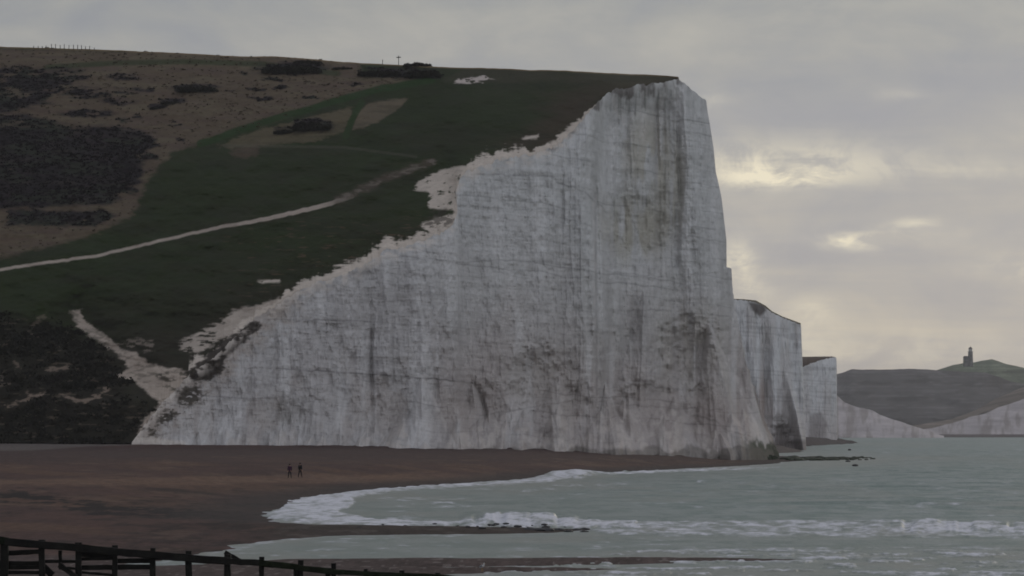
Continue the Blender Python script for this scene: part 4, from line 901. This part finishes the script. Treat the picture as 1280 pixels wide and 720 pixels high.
bm = bmesh.new(); beam(bm, G(74, 706, -.2) - org, G(96, 722, -.2) - org, .16, .18, .03, 5); link_bm('fallen_beam', bm, M_gro, ge)
bm = bmesh.new(); beam(bm, G(281, 690, .5) - org, G(300, 701, .5) - org, .12, .14, .02, 4); link_bm('brace', bm, M_gro, ge)

# ------------------------------------------------------------------ rocks
M_rock = plain('wet_rock', (.020, .019, .020), .6, .5, 1.2, .8, .3)
M_weed = plain('weedy_rock', (.020, .027, .015), .8, .5, .6, .8, .2)
def rock_mesh(name, seed, mat):
    bm = bmesh.new(); bmesh.ops.create_icosphere(bm, subdivisions=3, radius=.5); rr = random.Random(seed)
    from mathutils import noise as mn
    off = Vector((rr.uniform(0, 50), rr.uniform(0, 50), rr.uniform(0, 50)))
    for v_ in bm.verts:
        n_0 = mn.noise(v_.co * 2.2 + off) * .5 + mn.noise(v_.co * 6 + off) * .2
        v_.co *= 1 + n_0 * .7
        v_.co.x = round(v_.co.x * 7) / 7 * .3 + v_.co.x * .7
        if v_.co.z < -.2: v_.co.z = -.2 + (v_.co.z + .2) * .3
    me = bpy.data.meshes.new(name); bm.to_mesh(me); bm.free(); me.materials.append(mat); return me
rocks = [rock_mesh('rock', i, M_rock) for i in range(5)]; wrocks = [rock_mesh('weedy_rock', 20 + i, M_weed) for i in range(5)]
rr = random.Random(5)
def place_rock(mesh, name, px, py, w, h, label, group, depth=1.4, zoff=0):
    Y = EYE * F / (py - HOR); W = w / F * Y; H = h / F * Y
    o_ = bpy.data.objects.new(name, mesh); C.objects.link(o_)
    o_.location = ((px - 640) * Y / F, Y, H * .25 + zoff); o_.scale = (W, W * depth, H * 1.5); o_.rotation_euler = (0, 0, rr.uniform(-.3, .3)); tag(o_, label, 'rock', group); return o_
for i in range(46):
    px = 350 + 335 * rr.random() ** .75; big_ = rr.random() ** 3; place_rock(rocks[i % 5], 'boulder', px, 660.2 + rr.uniform(-.6, 4.2), 3 + 8 * big_, 1.1 + 1.5 * big_, 'small dark boulder in the row edging the shingle spit', 'boulders along the shingle spit', 1.2, rr.uniform(.1, .28))
for i, (px, py, w_, h_, lb) in enumerate([(664, 664, 20, 5, 'broad dark rock where the shingle spit ends'), (682, 664.5, 24, 5, 'long dark rock beside the broad one at the spit end'), (699, 663.5, 14, 3.2, 'thin dark rock in the foam past the spit end'), (706, 660.5, 5, 2.2, 'tiny round rock in foam above the thin one'),
                                       (711, 665, 11, 2.6, 'flat rock lying nearest the camera off the spit'), (722, 663, 12, 2.6, 'rock left of the outermost one off the spit'), (731, 662.5, 14, 3, 'outermost low rock off the tip of the shingle spit'), (730, 665, 10, 1.8, 'small flat rock under the outermost low rock')]):
    place_rock(rocks[i % 5], 'boulder', px, py, w_, h_, lb, None)
# weed-covered ledge under the headland
for i in range(60):
    u_ = i / 60; px = 988 + 105 * u_ ** 1.15 + rr.uniform(-2, 2)
    place_rock(wrocks[i % 5], 'weedy_rock', px, 575.0 - 1.2 * u_ + rr.uniform(-1.6, 1.2), rr.uniform(12, 24) * (1 - .7 * u_), rr.uniform(2.4, 4.4) * (1 - .6 * u_), 'dark weed-covered rock in the reef off the headland', 'weedy rocks of the reef off the headland', 2.0)
for i in range(22):
    px = rr.uniform(908, 974); o_ = place_rock(wrocks[i % 5], 'weedy_rock', px, 575, rr.uniform(6, 12), rr.uniform(3, 6), 'dark green weedy rock heaped against the foot of the headland', 'weedy rocks at the foot of the headland', 1.2)
    yb_ = np.interp(px, [900, 945, 970], [917, 928, 936]) - rr.uniform(0, 7); xb_ = (px - 640) * yb_ / F; o_.location = (xb_, yb_, beach_z(xb_, yb_) + .2)
for px, py, w_, h_, lb in [(1060, 577.5, 7, 2, 'lone small rock in the water below the reef, left of another'), (1069, 582.5, 8, 2.4, 'lone small rock nearest the camera below the reef'), (1062, 563, 4, 2, 'speck of rock in the water above the reef')]:
    place_rock(rocks[1], 'boulder', px, py, w_, h_, lb, None)

# ------------------------------------------------------------------ lighthouse on the far hill
LY = 4860
lx = lambda p: (p - 640) * LY / F
lz = lambda y: EYE + (HOR - y) * LY / F
M_stone = plain('granite', (.16, .155, .15), .9, .2, .5, .3, .2); M_lamp = plain('lantern_glass', (.35, .36, .34), .4, .15, .5, .1, .5); M_slate = plain('slate', (.06, .055, .055), .8, .2, .5, .2, .2); M_win = plain('dark_glass', (.02, .022, .025), .3, .1, 1, .0, .5)
M_stone.use_nodes = True
le = empty('lighthouse', (lx(1213), LY, lz(454.5))); tag(le, 'squat round lighthouse tower with a house beside it, on the far hilltop', 'lighthouse')
le.scale = (1.22,) * 3
H0 = lz(442) - lz(454.5)
bm = bmesh.new(); lathe(bm, [(2.9, -3), (2.8, 0), (2.45, H0 * .7), (2.3, H0 - .6), (2.8, H0 - .5), (2.8, H0)], 24); tw = link_bm('tower', bm, M_stone, le)
for z in (3, 7): 
    bm = bmesh.new(); box(bm, -.5, .5, -2.95, -2.5, z, z + 1.6); link_bm('window', bm, M_win, tw)
bm = bmesh.new(); lathe(bm, [(1.9, H0 + .02), (1.9, H0 + 2.6)], 12); link_bm('lantern', bm, M_lamp, le)
bm = bmesh.new(); lathe(bm, [(2.2, H0 + 2.62), (1.9, H0 + 3.2), (.9, H0 + 4.2), (.15, H0 + 4.6), (.12, H0 + 5.6)], 16); link_bm('roof', bm, M_slate, le)
bm = bmesh.new(); box(bm, -6.9, -2.4, -3.5, 4, -3, 6.4); hs = link_bm('house', bm, M_stone, le)
for xw in (-6.2, -4.2):
    for z in (1.2, 4): bm = bmesh.new(); box(bm, xw, xw + .9, -3.56, -3.4, z, z + 1.3); link_bm('window', bm, M_win, hs)
bm = bmesh.new()
x0, x1, y0, y1, z0, z1 = -7.2, -2.3, -3.8, 4.3, 6.42, 7.7
vv_ = [bm.verts.new(p) for p in ((x0, y0, z0), (x1, y0, z0), (x1, y1, z0), (x0, y1, z0), (x0 + .6, .2, z1), (x1 - .2, .2, z1))]
for f in ((0, 1, 5, 4), (1, 2, 5), (2, 3, 4, 5), (3, 0, 4), (3, 2, 1, 0)): bm.faces.new([vv_[i] for i in f])
link_bm('house_roof', bm, M_slate, hs)

# ------------------------------------------------------------------ two walkers
M_skin = plain('skin', (.35, .2, .15), .6, .1, 5, .1); M_purple = plain('purple_coat', (.035, .010, .032), .85, .2, 5, .3); M_navy = plain('dark_jacket', (.010, .012, .018), .85, .2, 5, .3); M_trs = plain('dark_trousers', (.020, .016, .016), .9, .2, 5, .3)
M_hair = plain('hair', (.02, .014, .01), .8, .2, 9, .3); M_boot = plain('boots', (.012, .011, .011), .7, .2, 9, .2)
def skin_body(name, J, E, mat, parent, levels=2, root=0):
    me = bpy.data.meshes.new(name); me.from_pydata([j[:3] for j in J], E, []); me.materials.append(mat)
    o_ = bpy.data.objects.new(name, me); C.objects.link(o_); o_.parent = parent
    md = o_.modifiers.new('skin', 'SKIN'); md.use_smooth_shade = True
    for i, j in enumerate(J): me.skin_vertices[0].data[i].radius = (j[3], j[4] if len(j) > 4 else j[3])
    me.skin_vertices[0].data[root].use_root = True
    sb = o_.modifiers.new('sub', 'SUBSURF'); sb.levels = levels; sb.render_levels = levels
    return o_
def hand(J, E, wi, w, s):
    """palm, four unequal curled fingers and a thumb grown from the wrist vertex"""
    w = Vector(w); J.append((w.x, w.y - .01, w.z - .07, .026, .02)); p = len(J) - 1; E.append((wi, p))
    for k, (dy_, ln) in enumerate(((-.033, .072), (-.011, .082), (.011, .076), (.033, .060))):
        J.append((w.x - s * .004, w.y + dy_, w.z - .10 - ln * .35, .0095)); E.append((p, len(J) - 1))
        J.append((w.x - s * .018, w.y + dy_, w.z - .10 - ln * .85, .008)); E.append((len(J) - 2, len(J) - 1))
    J.append((w.x - s * .01, w.y - .05, w.z - .06, .011)); E.append((wi, len(J) - 1)); J.append((w.x - s * .015, w.y - .07, w.z - .095, .009)); E.append((len(J) - 2, len(J) - 1))
def walker(loc, rz, coat, hairm, label, stride, scale, hood=False, bag=False):
    e = empty('person', loc, rz); e.scale = (scale,) * 3; tag(e, label, 'person', 'walkers on the beach')
    s = stride
    J = [(0, 0, .95, .155, .11), (0, -.01, 1.15, .13, .10), (0, 0, 1.38, .16, .11), (0, -.01, 1.50, .065), (0, -.03, 1.58, .06), (0, -.045, 1.66, .088, .10), (0, -.04, 1.74, .07, .08)]
    E = [(0, 1), (1, 2), (2, 3), (3, 4), (4, 5), (5, 6)]
    for sg in (-1, 1):
        st = s * sg
        i = len(J); J += [(sg * .10, -.02 * sg, .86, .095), (sg * .105, -.12 * st, .50, .065), (sg * .11, -.22 * st + (.06 if st < 0 else 0), .10, .042), (sg * .12, -.22 * st - .12, .045, .04, .032), (sg * .12, -.22 * st - .19, .035, .03, .025)]
        E += [(0, i), (i, i + 1), (i + 1, i + 2), (i + 2, i + 3), (i + 3, i + 4)]
        i = len(J); w = (sg * .27, .14 * st - .10, .86)
        J += [(sg * .19, 0, 1.42, .062), (sg * .25, .09 * st, 1.13, .047), (*w, .030)]; E += [(2, i), (i, i + 1), (i + 1, i + 2)]
        hand(J, E, i + 2, w, sg)
    skin_body('body', J, E, M_skin, e)
    # face: nose, brow, ears
    bm = bmesh.new()
    for p, rds in (((0, -.145, 1.66), (.014, .02, .025)), ((-.033, -.128, 1.685), (.011, .008, .007)), ((.033, -.128, 1.685), (.011, .008, .007)), ((0, -.133, 1.615), (.026, .008, .006)), ((-.09, -.04, 1.665), (.01, .02, .03)), ((.09, -.04, 1.665), (.01, .02, .03))):
        res = bmesh.ops.create_uvsphere(bm, u_segments=10, v_segments=8, radius=1)
        for v_ in res['verts']: v_.co = Vector((v_.co.x * rds[0] + p[0], v_.co.y * rds[1] + p[1], v_.co.z * rds[2] + p[2]))
    link_bm('face', bm, M_skin, e, smooth=True)
    bm = bmesh.new(); res = bmesh.ops.create_uvsphere(bm, u_segments=20, v_segments=14, radius=1)
    for v_ in res['verts']: c_ = v_.co; v_.co = Vector((c_.x * .103, c_.y * .112 - .028 + .012, c_.z * .10 + 1.70 - (.05 if c_.y > 0 else 0)))
    link_bm('hair', bm, hairm, e, smooth=True)
    # jacket and trousers follow the limbs
    J = [(0, 0, .80, .185, .15), (0, 0, .98, .175, .135), (0, -.01, 1.18, .165, .13), (0, 0, 1.38, .185, .135), (0, 0, 1.50, .085)]; E = [(0, 1), (1, 2), (2, 3), (3, 4)]
    for sg in (-1, 1):
        st = s * sg; i = len(J); J += [(sg * .20, 0, 1.42, .085), (sg * .255, .09 * st, 1.13, .068), (sg * .268, .14 * st - .08, .90, .050)]; E += [(3, i), (i, i + 1), (i + 1, i + 2)]
    skin_body('jacket', J, E, coat, e)
    J = [(0, 0, .93, .165, .12)]; E = []
    for sg in (-1, 1):
        st = s * sg; i = len(J); J += [(sg * .10, -.02 * sg, .80, .108), (sg * .105, -.12 * st, .50, .080), (sg * .11, -.22 * st + (.06 if st < 0 else 0), .12, .062)]; E += [(0, i), (i, i + 1), (i + 1, i + 2)]
    skin_body('trousers', J, E, M_trs, e)
    for sg in (-1, 1):
        st = s * sg; y0_ = -.22 * st + (.06 if st < 0 else 0)
        skin_body('boot', [(sg * .11, y0_, .16, .058), (sg * .11, y0_ - .01, .055, .06, .055), (sg * .12, y0_ - .14, .045, .05, .04), (sg * .12, y0_ - .20, .035, .038, .03)], [(0, 1), (1, 2), (2, 3)], M_boot, e)
    if bag:
        bm = bmesh.new(); box(bm, -.15, .15, .12, .30, 1.0, 1.45); bmesh.ops.bevel(bm, geom=bm.edges[:], offset=.05, segments=3, affect='EDGES'); o_ = link_bm('rucksack', bm, M_boot, None, smooth=True)
        o_.parent = e
for px, py, rz, coat, hairm, lb, st, sc, bag in [(362.5, 598, R(200), M_purple, M_hair, 'walker in a purple coat on the open shingle, left of the pair', 1.0, 1.0, False), (375, 597, R(150), M_navy, M_boot, 'walker in a dark jacket with rucksack, right of the pair', -.8, 1.03, True)]:
    p = beach_at(px, py); walker(p, rz, coat, hairm, lb, st, sc * 1.05, bag=bag)

# ------------------------------------------------------------------ gull on the lower strip of shingle
M_white = plain('white_feathers', (.62, .62, .62), .8, .05, 5, .1); M_gwing = plain('grey_wing', (.25, .26, .28), .8, .1, 5, .1); M_bill = plain('yellow_bill', (.4, .25, .05), .6, .1, 5, .1)
p = beach_at(602.5, 714.5); ge_ = empty('gull', p, R(35)); tag(ge_, 'white gull standing upright at the edge of the lower shingle', 'gull')
skin_body('body', [(0, .26, .20, .012, .03), (0, .16, .21, .035), (0, .02, .24, .07), (0, -.10, .28, .062), (0, -.15, .36, .03), (0, -.17, .42, .034), (0, -.20, .425, .022)], [(i, i + 1) for i in range(6)], M_white, ge_, root=2)
for sg in (-1, 1):
    skin_body('wing', [(sg * .055, -.08, .29, .03, .05), (sg * .068, .05, .27, .02, .05), (sg * .04, .22, .23, .01, .02), (sg * .02, .32, .21, .006)], [(0, 1), (1, 2), (2, 3)], M_gwing, ge_)
    skin_body('leg', [(sg * .03, 0, .18, .010), (sg * .03, .01, .09, .006), (sg * .03, -.01, .0, .007), (sg * .03, -.05, -.01, .01, .004)], [(0, 1), (1, 2), (2, 3)], M_bill, ge_)
skin_body('bill', [(0, -.21, .422, .011), (0, -.255, .415, .006), (0, -.265, .405, .003)], [(0, 1), (1, 2)], M_bill, ge_)

# ------------------------------------------------------------------ haze
bm = bmesh.new(); box(bm, -22000, 22000, -6200, 13200, -4, 190)
hz = bpy.data.materials.new('haze'); hz.use_nodes = True; tt = hz.node_tree
for n in list(tt.nodes): tt.nodes.remove(n)
pv = node(tt, 'ShaderNodeVolumePrincipled'); pv.inputs['Density'].default_value = 4.6e-5; pv.inputs['Color'].default_value = (.95, .945, .965, 1); pv.inputs['Anisotropy'].default_value = .2
oo = node(tt, 'ShaderNodeOutputMaterial'); tt.links.new(pv.outputs[0], oo.inputs['Volume'])
h_ = link_bm('haze', bm, hz); tag(h_, 'thin sea haze over the bay', 'haze', kind='stuff')
scene.render.engine = 'CYCLES'
scene.cycles.filter_width = 1.8
